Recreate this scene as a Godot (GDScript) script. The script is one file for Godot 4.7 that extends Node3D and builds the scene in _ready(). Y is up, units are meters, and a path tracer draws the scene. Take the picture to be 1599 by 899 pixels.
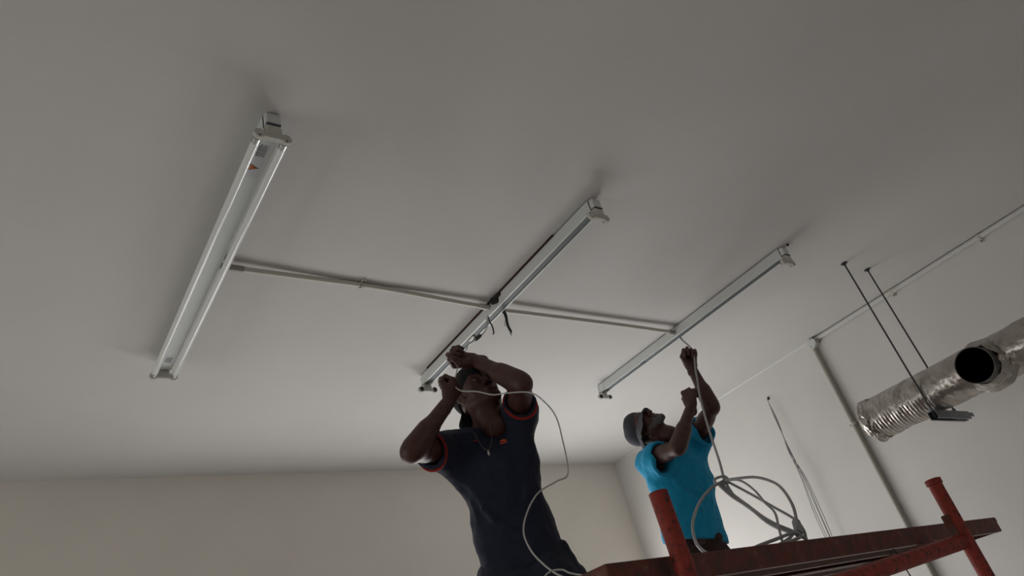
extends Node3D
# Two electricians on a scaffold fitting batten lights under a white ceiling.
# Camera stands at x = 0, z = 0, 1.5 m above the floor; ceiling at 3.2 m; back wall at z = -4.352; right wall at x = 4.471.

const CEIL := 3.2
const WALL_X := 4.471
const WALL_Z := -4.352
const LEFT_X := -3.6
const FRONT_Z := 4.6
var names := {}
var mats := {}

func _ready() -> void:
	var cam := Camera3D.new(); cam.name = "camera"
	cam.position = Vector3(0, 1.5, 0)
	cam.rotation_order = EULER_ORDER_YXZ
	cam.rotation = Vector3(0.54014022, -0.72849719, -0.28201934)
	cam.fov = rad_to_deg(2.0 * atan(449.5 / 1098.9))
	cam.near = 0.05; cam.far = 100.0; cam.current = true
	add_child(cam)
	var sky_mat := ProceduralSkyMaterial.new()
	sky_mat.sky_top_color = Color(0.62, 0.68, 0.76); sky_mat.sky_horizon_color = Color(0.82, 0.84, 0.86)
	sky_mat.ground_horizon_color = Color(0.62, 0.6, 0.56); sky_mat.ground_bottom_color = Color(0.42, 0.4, 0.37)
	var sky := Sky.new(); sky.sky_material = sky_mat
	var env := Environment.new()
	env.background_mode = Environment.BG_SKY; env.sky = sky
	env.tonemap_mode = Environment.TONE_MAPPER_LINEAR
	env.tonemap_exposure = 1.13
	env.sdfgi_enabled = true; env.ssao_enabled = true; env.ssil_enabled = true
	var we := WorldEnvironment.new(); we.name = "world"; we.environment = env
	add_child(we)
	# daylight of the windows, all outside the frame: two in the back wall, one left, one behind the camera
	for w in WINDOWS:
		var a := AreaLight3D.new(); a.name = numbered("window_daylight")
		a.area_size = Vector2(w[1] - w[0] - 0.1, WIN_TOP - WIN_LOW - 0.1)
		a.area_normalize_energy = true
		a.light_energy = w[2]
		a.light_color = Color(0.995, 0.985, 0.98)
		a.area_range = 20.0
		a.shadow_enabled = true
		var m: float = (w[0] + w[1]) / 2.0
		if w[3] == "back":
			a.position = Vector3(m, (WIN_TOP + WIN_LOW) / 2.0, WALL_Z + 0.03)
			a.rotation.y = PI
		elif w[3] == "front":
			a.position = Vector3(m, (WIN_TOP + WIN_LOW) / 2.0, FRONT_Z - 0.03)
		else:
			a.position = Vector3(LEFT_X + 0.03, (WIN_TOP + WIN_LOW) / 2.0, m)
			a.rotation.y = -PI / 2
		add_child(a)
	make_materials()
	build_room()
	build_fixtures()
	build_conduits()
	build_duct()
	build_scaffold()
	build_people()
	build_cables()

const WIN_LOW := 0.95
const WIN_TOP := 2.3
const WINDOWS := [[0.5, 2.1, 1.3, "back"], [2.5, 4.1, 3.3, "back"], [-3.9, -1.6, 2.7, "left"], [-1.0, 3.0, 1.0, "front"]]

# ------------------------------------------------------------------ naming and tagging
func numbered(called: String) -> String:
	var n: int = names.get(called, 0)
	names[called] = n + 1
	return called if n == 0 else "%s_%03d" % [called, n]

func tag(o: Node, label: String, category: String, group := "") -> void:
	o.set_meta("label", label); o.set_meta("category", category)
	if group != "": o.set_meta("group", group)

func thing(called: String, at: Vector3, label: String, category: String, group := "") -> Node3D:
	var o := Node3D.new(); o.name = numbered(called); o.position = at
	add_child(o); tag(o, label, category, group)
	return o

func put(called: String, mb, mat: Material, parent: Node = self) -> MeshInstance3D:
	var mi := MeshInstance3D.new()
	mi.name = numbered(called) if parent == self else called
	mi.mesh = mb.mesh(mat)
	parent.add_child(mi, true)
	return mi

func struct(called: String, mb, mat: Material, parent: Node = self) -> MeshInstance3D:
	var mi := put(called, mb, mat, parent)
	mi.set_meta("kind", "structure")
	return mi

# ------------------------------------------------------------------ mesh builder
class MB:
	var v := PackedVector3Array()
	var n := PackedVector3Array()
	var idx := PackedInt32Array()

	func mesh(mat: Material) -> ArrayMesh:
		var arr := []; arr.resize(Mesh.ARRAY_MAX)
		arr[Mesh.ARRAY_VERTEX] = v; arr[Mesh.ARRAY_NORMAL] = n; arr[Mesh.ARRAY_INDEX] = idx
		var m := ArrayMesh.new()
		m.add_surface_from_arrays(Mesh.PRIMITIVE_TRIANGLES, arr)
		m.surface_set_material(0, mat)
		return m

	func tri(a: int, b: int, c: int) -> void:   # orders the corners clockwise as seen from the side the normals point to
		var g := (v[b] - v[a]).cross(v[c] - v[a])
		if g.dot(n[a] + n[b] + n[c]) > 0.0:
			idx.append_array(PackedInt32Array([a, c, b]))
		else:
			idx.append_array(PackedInt32Array([a, b, c]))

	func add(p: Vector3, nn: Vector3) -> int:
		v.append(p); n.append(nn)
		return v.size() - 1

	func flat(pts: Array, outward: Vector3) -> void:
		var g: Vector3 = (pts[1] - pts[0]).cross(pts[2] - pts[0]).normalized()
		if g.dot(outward) < 0.0: g = -g
		var f := v.size()
		for p in pts: add(p, g)
		for i in range(1, pts.size() - 1): tri(f, f + i, f + i + 1)

	func box(c: Vector3, s: Vector3, bs := Basis.IDENTITY, bev := 0.0) -> void:
		var h := s / 2.0
		if bev <= 0.0:
			for ax in 3:
				for sg in [-1.0, 1.0]:
					var u := Vector3.ZERO; u[ax] = sg
					var e1 := Vector3.ZERO; e1[(ax + 1) % 3] = h[(ax + 1) % 3]
					var e2 := Vector3.ZERO; e2[(ax + 2) % 3] = h[(ax + 2) % 3]
					var o: Vector3 = u * h[ax]
					flat([c + bs * (o - e1 - e2), c + bs * (o + e1 - e2), c + bs * (o + e1 + e2), c + bs * (o - e1 + e2)], bs * u)
			return
		var b := minf(bev, minf(h.x, minf(h.y, h.z)) * 0.9)
		for ax in 3:   # faces
			var i1 := (ax + 1) % 3
			var i2 := (ax + 2) % 3
			for sg in [-1.0, 1.0]:
				var u := Vector3.ZERO; u[ax] = sg
				var e1 := Vector3.ZERO; e1[i1] = h[i1] - b
				var e2 := Vector3.ZERO; e2[i2] = h[i2] - b
				var o: Vector3 = u * h[ax]
				flat([c + bs * (o - e1 - e2), c + bs * (o + e1 - e2), c + bs * (o + e1 + e2), c + bs * (o - e1 + e2)], bs * u)
			for s1 in [-1.0, 1.0]:   # edges along ax
				for s2 in [-1.0, 1.0]:
					var al := Vector3.ZERO; al[ax] = h[ax] - b
					var pa := Vector3.ZERO; pa[i1] = s1 * h[i1]; pa[i2] = s2 * (h[i2] - b)
					var pb := Vector3.ZERO; pb[i1] = s1 * (h[i1] - b); pb[i2] = s2 * h[i2]
					var ou := Vector3.ZERO; ou[i1] = s1; ou[i2] = s2
					flat([c + bs * (pa - al), c + bs * (pa + al), c + bs * (pb + al), c + bs * (pb - al)], bs * ou)
		for sx in [-1.0, 1.0]:
			for sy in [-1.0, 1.0]:
				for sz in [-1.0, 1.0]:
					var q := Vector3(sx, sy, sz)
					var k := h * q
					flat([c + bs * (k - Vector3(0, sy * b, sz * b)), c + bs * (k - Vector3(sx * b, 0, sz * b)), c + bs * (k - Vector3(sx * b, sy * b, 0))], bs * q)

	func tube(pts: Array, r0: float, seg := 10, r1 := -1.0, caps := true, squash := 1.0, sq_dir := Vector3.UP) -> void:
		var m := pts.size()
		var rings := []
		var up := Vector3.UP
		for i in m:
			var t: Vector3
			if i == 0: t = pts[1] - pts[0]
			elif i == m - 1: t = pts[m - 1] - pts[m - 2]
			else: t = (pts[i + 1] - pts[i]).normalized() + (pts[i] - pts[i - 1]).normalized()
			t = t.normalized()
			if i == 0:
				up = sq_dir
				if absf(t.dot(up)) > 0.95: up = Vector3.RIGHT
			var side := t.cross(up).normalized()
			up = side.cross(t).normalized()
			var r := r0 if r1 < 0.0 else lerpf(r0, r1, float(i) / (m - 1))
			var f := v.size()
			for j in seg:
				var a := TAU * j / seg
				var d := side * cos(a) + up * sin(a) * squash
				var dn := (side * cos(a) + up * sin(a) / squash).normalized()
				add(pts[i] + d * r, dn)
			rings.append(f)
			if caps and (i == 0 or i == m - 1):
				var cn := -t if i == 0 else t
				var fan := []
				for j in seg: fan.append(v[f + j])
				flat(fan, cn)
		for i in m - 1:
			for j in seg:
				var a: int = rings[i] + j
				var b: int = rings[i] + (j + 1) % seg
				var c: int = rings[i + 1] + (j + 1) % seg
				var d: int = rings[i + 1] + j
				tri(a, b, c); tri(a, c, d)

	func ring(c: Vector3, axis: Vector3, rad: float, r: float, seg := 24, sides := 8) -> void:   # a torus
		var x := axis.cross(Vector3(0.31, 0.77, 0.55)).normalized()
		var y := axis.cross(x).normalized()
		var f := v.size()
		for i in seg:
			var a := TAU * i / seg
			var rd := x * cos(a) + y * sin(a)
			for j in sides:
				var b := TAU * j / sides
				var d := rd * cos(b) + axis * sin(b)
				add(c + rd * rad + d * r, d)
		for i in seg:
			for j in sides:
				var i2 := (i + 1) % seg
				var j2 := (j + 1) % sides
				tri(f + i * sides + j, f + i2 * sides + j, f + i2 * sides + j2)
				tri(f + i * sides + j, f + i2 * sides + j2, f + i * sides + j2)

	func lathe(c: Vector3, axis: Vector3, prof: Array, seg := 20) -> void:   # prof: [radius, height] pairs, sharp corners
		var x := axis.cross(Vector3(0.31, 0.77, 0.55)).normalized()
		var y := axis.cross(x).normalized()
		for k in prof.size() - 1:
			var r0: float = prof[k][0]
			var h0: float = prof[k][1]
			var r1: float = prof[k + 1][0]
			var h1: float = prof[k + 1][1]
			var f := v.size()
			for i in seg:
				var a := TAU * i / seg
				var rd := x * cos(a) + y * sin(a)
				var nn := (rd * (h1 - h0) - axis * (r1 - r0)).normalized()
				add(c + rd * r0 + axis * h0, nn); add(c + rd * r1 + axis * h1, nn)
			for i in seg:
				var i2 := (i + 1) % seg
				tri(f + i * 2, f + i2 * 2, f + i2 * 2 + 1)
				tri(f + i * 2, f + i2 * 2 + 1, f + i * 2 + 1)

	func sphere(c: Vector3, r: Vector3, bs := Basis.IDENTITY, seg := 14, rows := 9) -> void:
		var f := v.size()
		for i in rows + 1:
			var th := PI * i / rows
			for j in seg:
				var a := TAU * j / seg
				var d := Vector3(sin(th) * cos(a), cos(th), sin(th) * sin(a))
				add(c + bs * (d * r), (bs * (d / r)).normalized())
		for i in rows:
			for j in seg:
				var a := f + i * seg + j
				var b := f + i * seg + (j + 1) % seg
				tri(a, b, b + seg); tri(a, b + seg, a + seg)

	func join(o: MB, xf := Transform3D.IDENTITY) -> void:
		var f := v.size()
		for i in o.v.size():
			v.append(xf * o.v[i]); n.append((xf.basis * o.n[i]).normalized())
		for i in o.idx: idx.append(i + f)

	func hit(from: Vector3, dir: Vector3) -> Vector3:   # first point of this mesh along a ray; INF if none
		var best := INF
		for i in range(0, idx.size(), 3):
			var a := v[idx[i]]
			var e1 := v[idx[i + 1]] - a
			var e2 := v[idx[i + 2]] - a
			var pv := dir.cross(e2)
			var det := e1.dot(pv)
			if absf(det) < 1e-12: continue
			var tv := from - a
			var u := tv.dot(pv) / det
			if u < -0.001 or u > 1.001: continue
			var qv := tv.cross(e1)
			var w := dir.dot(qv) / det
			if w < -0.001 or u + w > 1.001: continue
			var t := e2.dot(qv) / det
			if t > 0.0 and t < best: best = t
		return from + dir * best if best < INF else Vector3.INF

func smooth(pts: Array, per := 5) -> Array:   # Catmull-Rom through the points
	var out := []
	var m := pts.size()
	for i in m - 1:
		var p0: Vector3 = pts[maxi(i - 1, 0)]
		var p1: Vector3 = pts[i]
		var p2: Vector3 = pts[i + 1]
		var p3: Vector3 = pts[mini(i + 2, m - 1)]
		for k in per:
			out.append(p1.cubic_interpolate(p2, p0, p3, float(k) / per))
	out.append(pts[m - 1])
	return out

# ------------------------------------------------------------------ distance fields, meshed as surface nets
# a primitive is a tapered capsule: a, b, ra, rb; k joins smoothly; n, s squash it along n; sub carves; fl cuts it flat at b
func cap(a: Vector3, b: Vector3, ra: float, rb: float, k := 0.03, n := Vector3.ZERO, s := 1.0) -> Dictionary:
	return {"a": a, "b": b, "ra": ra, "rb": rb, "k": k, "n": n, "s": s}

func carve(p: Dictionary) -> Dictionary:
	p["sub"] = true
	return p

func flat_end(p: Dictionary) -> Dictionary:
	p["fl"] = true
	return p

func sdf(prims: Array, cell: float, planes := [], noise: FastNoiseLite = null, amp := 0.0) -> MB:
	var lo := Vector3.INF
	var hi := -Vector3.INF
	for p in prims:
		if p.has("sub"): continue
		var r: float = maxf(p.ra, p.rb) * maxf(1.0, p.s) + cell * 3.0 + amp
		for q in [p.a, p.b]:
			lo = lo.min(q - Vector3.ONE * r); hi = hi.max(q + Vector3.ONE * r)
	var nx := int((hi.x - lo.x) / cell) + 2
	var ny := int((hi.y - lo.y) / cell) + 2
	var nz := int((hi.z - lo.z) / cell) + 2
	var f := PackedFloat32Array(); f.resize(nx * ny * nz); f.fill(1.0)
	var sxy := nx * ny
	for p in prims:
		var a: Vector3 = p.a
		var b: Vector3 = p.b
		var ra: float = p.ra
		var rb: float = p.rb
		var k: float = p.k
		var nn: Vector3 = p.n
		var q := 1.0 / float(p.s) - 1.0
		var squashed := nn != Vector3.ZERO
		var sub: bool = p.has("sub")
		var fl: bool = p.has("fl")
		var ba := b - a
		var l2 := maxf(ba.length_squared(), 1e-9)
		var ll := sqrt(l2)
		var mr := maxf(ra, rb) * maxf(1.0, p.s) + k + cell * 3.0
		var p0 := ((a.min(b) - Vector3.ONE * mr) - lo) / cell
		var p1 := ((a.max(b) + Vector3.ONE * mr) - lo) / cell
		for z in range(maxi(0, int(p0.z)), mini(nz, int(p1.z) + 2)):
			for y in range(maxi(0, int(p0.y)), mini(ny, int(p1.y) + 2)):
				var at := z * sxy + y * nx
				for x in range(maxi(0, int(p0.x)), mini(nx, int(p1.x) + 2)):
					var pa := lo + Vector3(x, y, z) * cell - a
					var hr := pa.dot(ba) / l2
					var h := clampf(hr, 0.0, 1.0)
					var e := pa - ba * h
					if squashed: e += nn * (nn.dot(e) * q)
					var d := e.length() - (ra + (rb - ra) * h)
					if fl:
						if hr > 1.0:
							e = pa - ba * hr
							d = e.length() - rb
						d = maxf(d, (hr - 1.0) * ll)
					var o := f[at + x]
					if sub:
						d = -d
						var w := maxf(k - absf(o - d), 0.0)
						f[at + x] = maxf(o, d) + (w * w * 0.25 / k if k > 0.0 else 0.0)
					else:
						var w := maxf(k - absf(o - d), 0.0)
						f[at + x] = minf(o, d) - (w * w * 0.25 / k if k > 0.0 else 0.0)
	var near := cell * 2.5 + amp
	if noise or planes.size() > 0:
		for z in nz:
			for y in ny:
				var at := z * sxy + y * nx
				for x in nx:
					var o := f[at + x]
					if o > near: continue
					var pt := lo + Vector3(x, y, z) * cell
					if noise and o > -near: o += noise.get_noise_3dv(pt) * amp
					for pl in planes: o = maxf(o, pl[0].dot(pt) - pl[1])
					f[at + x] = o
	var mb := MB.new()
	var ids := PackedInt32Array(); ids.resize(f.size()); ids.fill(-1)
	var lim := cell * 2.2
	var corner := [0, 1, nx, nx + 1, sxy, sxy + 1, sxy + nx, sxy + nx + 1]
	for z in nz - 1:
		for y in ny - 1:
			var at := z * sxy + y * nx
			for x in nx - 1:
				var i := at + x
				var g0 := f[i]
				if absf(g0) > lim: continue
				var g1 := f[i + 1]
				var g2 := f[i + nx]
				var g3 := f[i + nx + 1]
				var g4 := f[i + sxy]
				var g5 := f[i + sxy + 1]
				var g6 := f[i + sxy + nx]
				var g7 := f[i + sxy + nx + 1]
				var mn := minf(minf(minf(g0, g1), minf(g2, g3)), minf(minf(g4, g5), minf(g6, g7)))
				var mx := maxf(maxf(maxf(g0, g1), maxf(g2, g3)), maxf(maxf(g4, g5), maxf(g6, g7)))
				if mn >= 0.0 or mx < 0.0: continue
				var s := Vector3.ZERO
				var c := 0
				var t := 0.0
				if (g0 < 0.0) != (g1 < 0.0): t = g0 / (g0 - g1); s += Vector3(t, 0, 0); c += 1
				if (g2 < 0.0) != (g3 < 0.0): t = g2 / (g2 - g3); s += Vector3(t, 1, 0); c += 1
				if (g4 < 0.0) != (g5 < 0.0): t = g4 / (g4 - g5); s += Vector3(t, 0, 1); c += 1
				if (g6 < 0.0) != (g7 < 0.0): t = g6 / (g6 - g7); s += Vector3(t, 1, 1); c += 1
				if (g0 < 0.0) != (g2 < 0.0): t = g0 / (g0 - g2); s += Vector3(0, t, 0); c += 1
				if (g1 < 0.0) != (g3 < 0.0): t = g1 / (g1 - g3); s += Vector3(1, t, 0); c += 1
				if (g4 < 0.0) != (g6 < 0.0): t = g4 / (g4 - g6); s += Vector3(0, t, 1); c += 1
				if (g5 < 0.0) != (g7 < 0.0): t = g5 / (g5 - g7); s += Vector3(1, t, 1); c += 1
				if (g0 < 0.0) != (g4 < 0.0): t = g0 / (g0 - g4); s += Vector3(0, 0, t); c += 1
				if (g1 < 0.0) != (g5 < 0.0): t = g1 / (g1 - g5); s += Vector3(1, 0, t); c += 1
				if (g2 < 0.0) != (g6 < 0.0): t = g2 / (g2 - g6); s += Vector3(0, 1, t); c += 1
				if (g3 < 0.0) != (g7 < 0.0): t = g3 / (g3 - g7); s += Vector3(1, 1, t); c += 1
				var gr := Vector3(g1 + g3 + g5 + g7 - g0 - g2 - g4 - g6, g2 + g3 + g6 + g7 - g0 - g1 - g4 - g5, g4 + g5 + g6 + g7 - g0 - g1 - g2 - g3)
				ids[i] = mb.add(lo + (Vector3(x, y, z) + s / c) * cell, gr.normalized())
	for z in range(1, nz - 1):
		for y in range(1, ny - 1):
			var at := z * sxy + y * nx
			for x in range(1, nx - 1):
				var i := at + x
				if ids[i] < 0: continue
				var inside := f[i] < 0.0
				if inside != (f[i + 1] < 0.0): quad(mb, ids[i], ids[i - nx], ids[i - nx - sxy], ids[i - sxy])
				if inside != (f[i + nx] < 0.0): quad(mb, ids[i], ids[i - 1], ids[i - 1 - sxy], ids[i - sxy])
				if inside != (f[i + sxy] < 0.0): quad(mb, ids[i], ids[i - 1], ids[i - 1 - nx], ids[i - nx])
	return mb

func quad(mb: MB, a: int, b: int, c: int, d: int) -> void:
	if a < 0 or b < 0 or c < 0 or d < 0: return
	mb.tri(a, b, c); mb.tri(a, c, d)

# ------------------------------------------------------------------ materials
func noise_tex(freq: float, octaves: int, sd: int, ramp: Array, size := 512, as_normal := false, strength := 4.0) -> NoiseTexture2D:
	var fn := FastNoiseLite.new(); fn.seed = sd; fn.frequency = freq
	fn.fractal_octaves = octaves; fn.noise_type = FastNoiseLite.TYPE_SIMPLEX_SMOOTH
	var t := NoiseTexture2D.new()
	t.width = size; t.height = size; t.seamless = true; t.noise = fn
	if as_normal:
		t.as_normal_map = true; t.bump_strength = strength
	else:
		var g := Gradient.new()
		g.offsets = PackedFloat32Array(ramp.map(func(e): return e[0]))
		g.colors = PackedColorArray(ramp.map(func(e): return e[1]))
		t.color_ramp = g
	return t

func plain(c: Color, rough := 0.7, metal := 0.0) -> StandardMaterial3D:
	var m := StandardMaterial3D.new()
	m.albedo_color = c; m.roughness = rough; m.metallic = metal
	return m

func tri(m: StandardMaterial3D, scale: float, world := true) -> StandardMaterial3D:
	m.uv1_triplanar = true; m.uv1_world_triplanar = world
	m.uv1_scale = Vector3.ONE * scale
	return m

func paint(a: Color, b: Color, rough: float, scale: float, sd: int, bump := 0.5) -> StandardMaterial3D:
	var m := plain(Color.WHITE, rough)
	m.albedo_texture = noise_tex(0.008, 5, sd, [[0.0, a], [1.0, b]])
	m.normal_enabled = true
	m.normal_texture = noise_tex(0.05, 3, sd + 1, [], 512, true, bump)
	return tri(m, scale)

func cloth(c: Color, sd: int) -> StandardMaterial3D:
	var m := plain(Color.WHITE, 0.92)
	m.albedo_texture = noise_tex(0.02, 4, sd, [[0.0, c.darkened(0.1)], [1.0, c.lightened(0.03)]], 256)
	m.normal_enabled = true
	m.normal_texture = noise_tex(0.2, 2, sd + 1, [], 256, true, 1.0)
	m.rim_enabled = true; m.rim = 0.15; m.rim_tint = 0.6
	return tri(m, 4.0, false)

func make_materials() -> void:
	mats.ceiling = paint(Color(0.815, 0.81, 0.80), Color(0.83, 0.825, 0.815), 0.9, 0.35, 11, 0.04)
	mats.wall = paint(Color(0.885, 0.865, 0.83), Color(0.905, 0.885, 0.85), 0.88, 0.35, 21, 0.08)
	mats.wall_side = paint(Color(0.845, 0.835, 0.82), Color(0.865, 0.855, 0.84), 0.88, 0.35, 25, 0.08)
	mats.floor = paint(Color(0.70, 0.69, 0.67), Color(0.78, 0.77, 0.75), 0.8, 0.5, 31)
	mats.frame = plain(Color(0.78, 0.78, 0.76), 0.4)
	var glass := plain(Color(0.9, 0.95, 0.95, 0.08), 0.02)
	glass.transparency = BaseMaterial3D.TRANSPARENCY_ALPHA
	mats.glass = glass
	mats.enamel = plain(Color(0.835, 0.85, 0.84), 0.42)
	mats.channel = plain(Color(0.40, 0.43, 0.44), 0.6, 0.1)
	mats.plastic = plain(Color(0.77, 0.77, 0.735), 0.5)
	mats.tube = plain(Color(0.90, 0.92, 0.91), 0.12)
	mats.tube.clearcoat_enabled = true; mats.tube.clearcoat = 0.6; mats.tube.clearcoat_roughness = 0.05
	mats.alu_cap = plain(Color(0.72, 0.73, 0.72), 0.3, 0.8)
	mats.socket = plain(Color(0.10, 0.10, 0.09), 0.6)
	mats.paper = plain(Color(0.82, 0.82, 0.84), 0.7)
	mats.ink = plain(Color(0.16, 0.16, 0.18), 0.8)
	mats.amber = plain(Color(0.80, 0.42, 0.06), 0.6)
	mats.packer = plain(Color(0.22, 0.11, 0.06), 0.9)
	mats.pvc = plain(Color(0.80, 0.79, 0.75), 0.5)
	mats.pvc_white = plain(Color(0.83, 0.83, 0.82), 0.4)
	mats.pvc_grey = plain(Color(0.60, 0.59, 0.55), 0.5)
	mats.black = plain(Color(0.03, 0.03, 0.03), 0.6)
	mats.screw = plain(Color(0.12, 0.11, 0.10), 0.5, 0.5)
	mats.galv = plain(Color.WHITE, 0.42, 0.8)
	mats.galv.albedo_texture = noise_tex(0.03, 3, 41, [[0.0, Color(0.36, 0.38, 0.40)], [1.0, Color(0.54, 0.56, 0.58)]], 256)
	tri(mats.galv, 6.0)
	mats.rod = plain(Color(0.30, 0.31, 0.32), 0.5, 0.6)
	var foil := plain(Color.WHITE, 0.32, 0.92)
	foil.albedo_texture = noise_tex(0.01, 4, 51, [[0.0, Color(0.62, 0.59, 0.56)], [0.5, Color(0.74, 0.72, 0.69)], [1.0, Color(0.80, 0.78, 0.76)]], 512)
	foil.normal_enabled = true
	foil.normal_texture = noise_tex(0.018, 5, 52, [], 512, true, 7.0)
	foil.normal_scale = 0.5
	mats.foil = tri(foil, 2.6)
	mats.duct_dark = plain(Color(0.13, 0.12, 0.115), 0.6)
	mats.duct_collar = plain(Color(0.33, 0.32, 0.31), 0.35, 0.8)
	var red := plain(Color.WHITE, 0.62)
	red.albedo_texture = noise_tex(0.012, 5, 61, [[0.0, Color(0.10, 0.055, 0.045)], [0.24, Color(0.17, 0.07, 0.05)], [0.29, Color(0.50, 0.155, 0.10)], [0.7, Color(0.60, 0.18, 0.12)], [1.0, Color(0.64, 0.22, 0.15)]], 512)
	red.normal_enabled = true
	red.normal_texture = noise_tex(0.03, 4, 62, [], 512, true, 3.0)
	mats.red = tri(red, 5.0)
	var rust := plain(Color.WHITE, 0.75)
	rust.albedo_texture = noise_tex(0.012, 5, 71, [[0.0, Color(0.27, 0.20, 0.18)], [0.42, Color(0.36, 0.23, 0.20)], [0.62, Color(0.43, 0.21, 0.17)], [0.8, Color(0.42, 0.27, 0.23)], [1.0, Color(0.48, 0.36, 0.32)]], 512)
	rust.normal_enabled = true
	rust.normal_texture = noise_tex(0.04, 4, 72, [], 512, true, 3.0)
	mats.rust = tri(rust, 2.2)
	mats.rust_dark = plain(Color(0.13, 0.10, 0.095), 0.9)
	mats.worn_lip = plain(Color(0.62, 0.56, 0.53), 0.55, 0.3)
	mats.cable_grey = plain(Color(0.60, 0.60, 0.60), 0.5)
	mats.cable_white = plain(Color(0.74, 0.74, 0.72), 0.5)
	var skin := plain(Color.WHITE, 0.5)
	skin.albedo_texture = noise_tex(0.02, 4, 81, [[0.0, Color(0.25, 0.145, 0.115)], [1.0, Color(0.33, 0.20, 0.165)]], 256)
	mats.skin = tri(skin, 5.0, false)
	mats.eye = plain(Color(0.36, 0.30, 0.27), 0.4)
	mats.iris = plain(Color(0.05, 0.03, 0.02), 0.2)
	mats.beard = tri(plain(Color.WHITE, 0.95), 14.0, false)
	mats.beard.albedo_texture = noise_tex(0.08, 3, 91, [[0.0, Color(0.13, 0.12, 0.115)], [0.5, Color(0.36, 0.35, 0.34)], [1.0, Color(0.62, 0.61, 0.60)]], 256)
	mats.hair = plain(Color(0.03, 0.025, 0.025), 0.9)
	mats.navy = cloth(Color(0.085, 0.115, 0.20), 101)
	mats.trouser = cloth(Color(0.115, 0.14, 0.20), 103)
	mats.cyan = cloth(Color(0.02, 0.61, 0.79), 105)
	mats.brown = cloth(Color(0.20, 0.125, 0.10), 107)
	mats.hat = cloth(Color(0.21, 0.21, 0.24), 109)
	mats.cap = cloth(Color(0.05, 0.05, 0.06), 111)
	mats.trim = cloth(Color(0.60, 0.10, 0.07), 113)
	mats.badge = plain(Color(0.82, 0.32, 0.13), 0.7)
	mats.cord = plain(Color(0.42, 0.38, 0.35), 0.5)
	mats.shoe = plain(Color(0.10, 0.09, 0.085), 0.7)

# ------------------------------------------------------------------ room
func slab(lo: Vector3, hi: Vector3) -> MB:
	var mb := MB.new()
	mb.box((lo + hi) / 2.0, hi - lo)
	return mb

func build_room() -> void:
	var t := 0.2
	struct("ceiling", slab(Vector3(LEFT_X - t, CEIL, WALL_Z - t), Vector3(WALL_X + t, CEIL + t, FRONT_Z + t)), mats.ceiling)
	struct("floor", slab(Vector3(LEFT_X - t, -t, WALL_Z - t), Vector3(WALL_X + t, 0, FRONT_Z + t)), mats.floor)
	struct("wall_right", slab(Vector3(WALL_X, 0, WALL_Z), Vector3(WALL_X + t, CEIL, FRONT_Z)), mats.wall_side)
	var front := MB.new()
	wall_with_openings(front, Transform3D(Basis.IDENTITY, Vector3(0, 0, FRONT_Z + t / 2)), LEFT_X - t, WALL_X + t, "front", t)
	struct("wall_front", front, mats.wall)
	var left := MB.new()   # each wall with its window openings, laid along its own length
	wall_with_openings(left, Transform3D(Basis(Vector3.UP, -PI / 2), Vector3(LEFT_X - t / 2, 0, 0)), WALL_Z, FRONT_Z, "left", t)
	struct("wall_left", left, mats.wall)
	var back := MB.new()
	wall_with_openings(back, Transform3D(Basis.IDENTITY, Vector3(0, 0, WALL_Z - t / 2)), LEFT_X - t, WALL_X + t, "back", t)
	struct("wall_back", back, mats.wall)
	for i in WINDOWS.size():
		var a: float = WINDOWS[i][0]
		var b: float = WINDOWS[i][1]
		var w := Node3D.new(); w.name = "window_%d" % (i + 1)
		if WINDOWS[i][3] == "back":
			w.position = Vector3((a + b) / 2, WIN_LOW, WALL_Z - t + 0.05)
		elif WINDOWS[i][3] == "front":
			w.position = Vector3((a + b) / 2, WIN_LOW, FRONT_Z + t - 0.05)
		else:
			w.position = Vector3(LEFT_X - t + 0.05, WIN_LOW, (a + b) / 2)
			w.rotation.y = -PI / 2
		w.set_meta("kind", "structure")
		add_child(w)
		var fr := MB.new()
		var hw := (b - a) / 2
		var hh := WIN_TOP - WIN_LOW
		for s in [-1.0, 1.0]:
			fr.box(Vector3(s * (hw - 0.025), hh / 2, 0), Vector3(0.05, hh, 0.05), Basis.IDENTITY, 0.004)
			fr.box(Vector3(0, hh / 2 + s * (hh / 2 - 0.025), 0), Vector3(hw * 2 - 0.1, 0.05, 0.05), Basis.IDENTITY, 0.004)
		fr.box(Vector3(0, hh / 2, 0), Vector3(0.05, hh - 0.1, 0.05), Basis.IDENTITY, 0.004)
		struct("window_frame", fr, mats.frame, w)
		for s in [-1.0, 1.0]:
			var gl := MB.new()
			gl.box(Vector3(s * hw / 2, hh / 2, 0), Vector3(hw - 0.08, hh - 0.1, 0.005))
			struct("pane", gl, mats.glass, w)

func wall_with_openings(mb: MB, xf: Transform3D, from: float, to: float, which: String, t: float) -> void:
	var m := MB.new()
	var x := from
	for w in WINDOWS:
		if w[3] != which: continue
		var a: float = w[0]
		var b: float = w[1]
		m.box(Vector3((x + a) / 2, CEIL / 2, 0), Vector3(a - x, CEIL, t))
		m.box(Vector3((a + b) / 2, WIN_LOW / 2, 0), Vector3(b - a, WIN_LOW, t))
		m.box(Vector3((a + b) / 2, (CEIL + WIN_TOP) / 2, 0), Vector3(b - a, CEIL - WIN_TOP, t))
		x = b
	m.box(Vector3((x + to) / 2, CEIL / 2, 0), Vector3(to - x, CEIL, t))
	mb.join(m, xf)

# ------------------------------------------------------------------ batten lights
const F_NEAR := -1.475   # z of the near end of the spines
const F_FAR := -2.975

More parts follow.
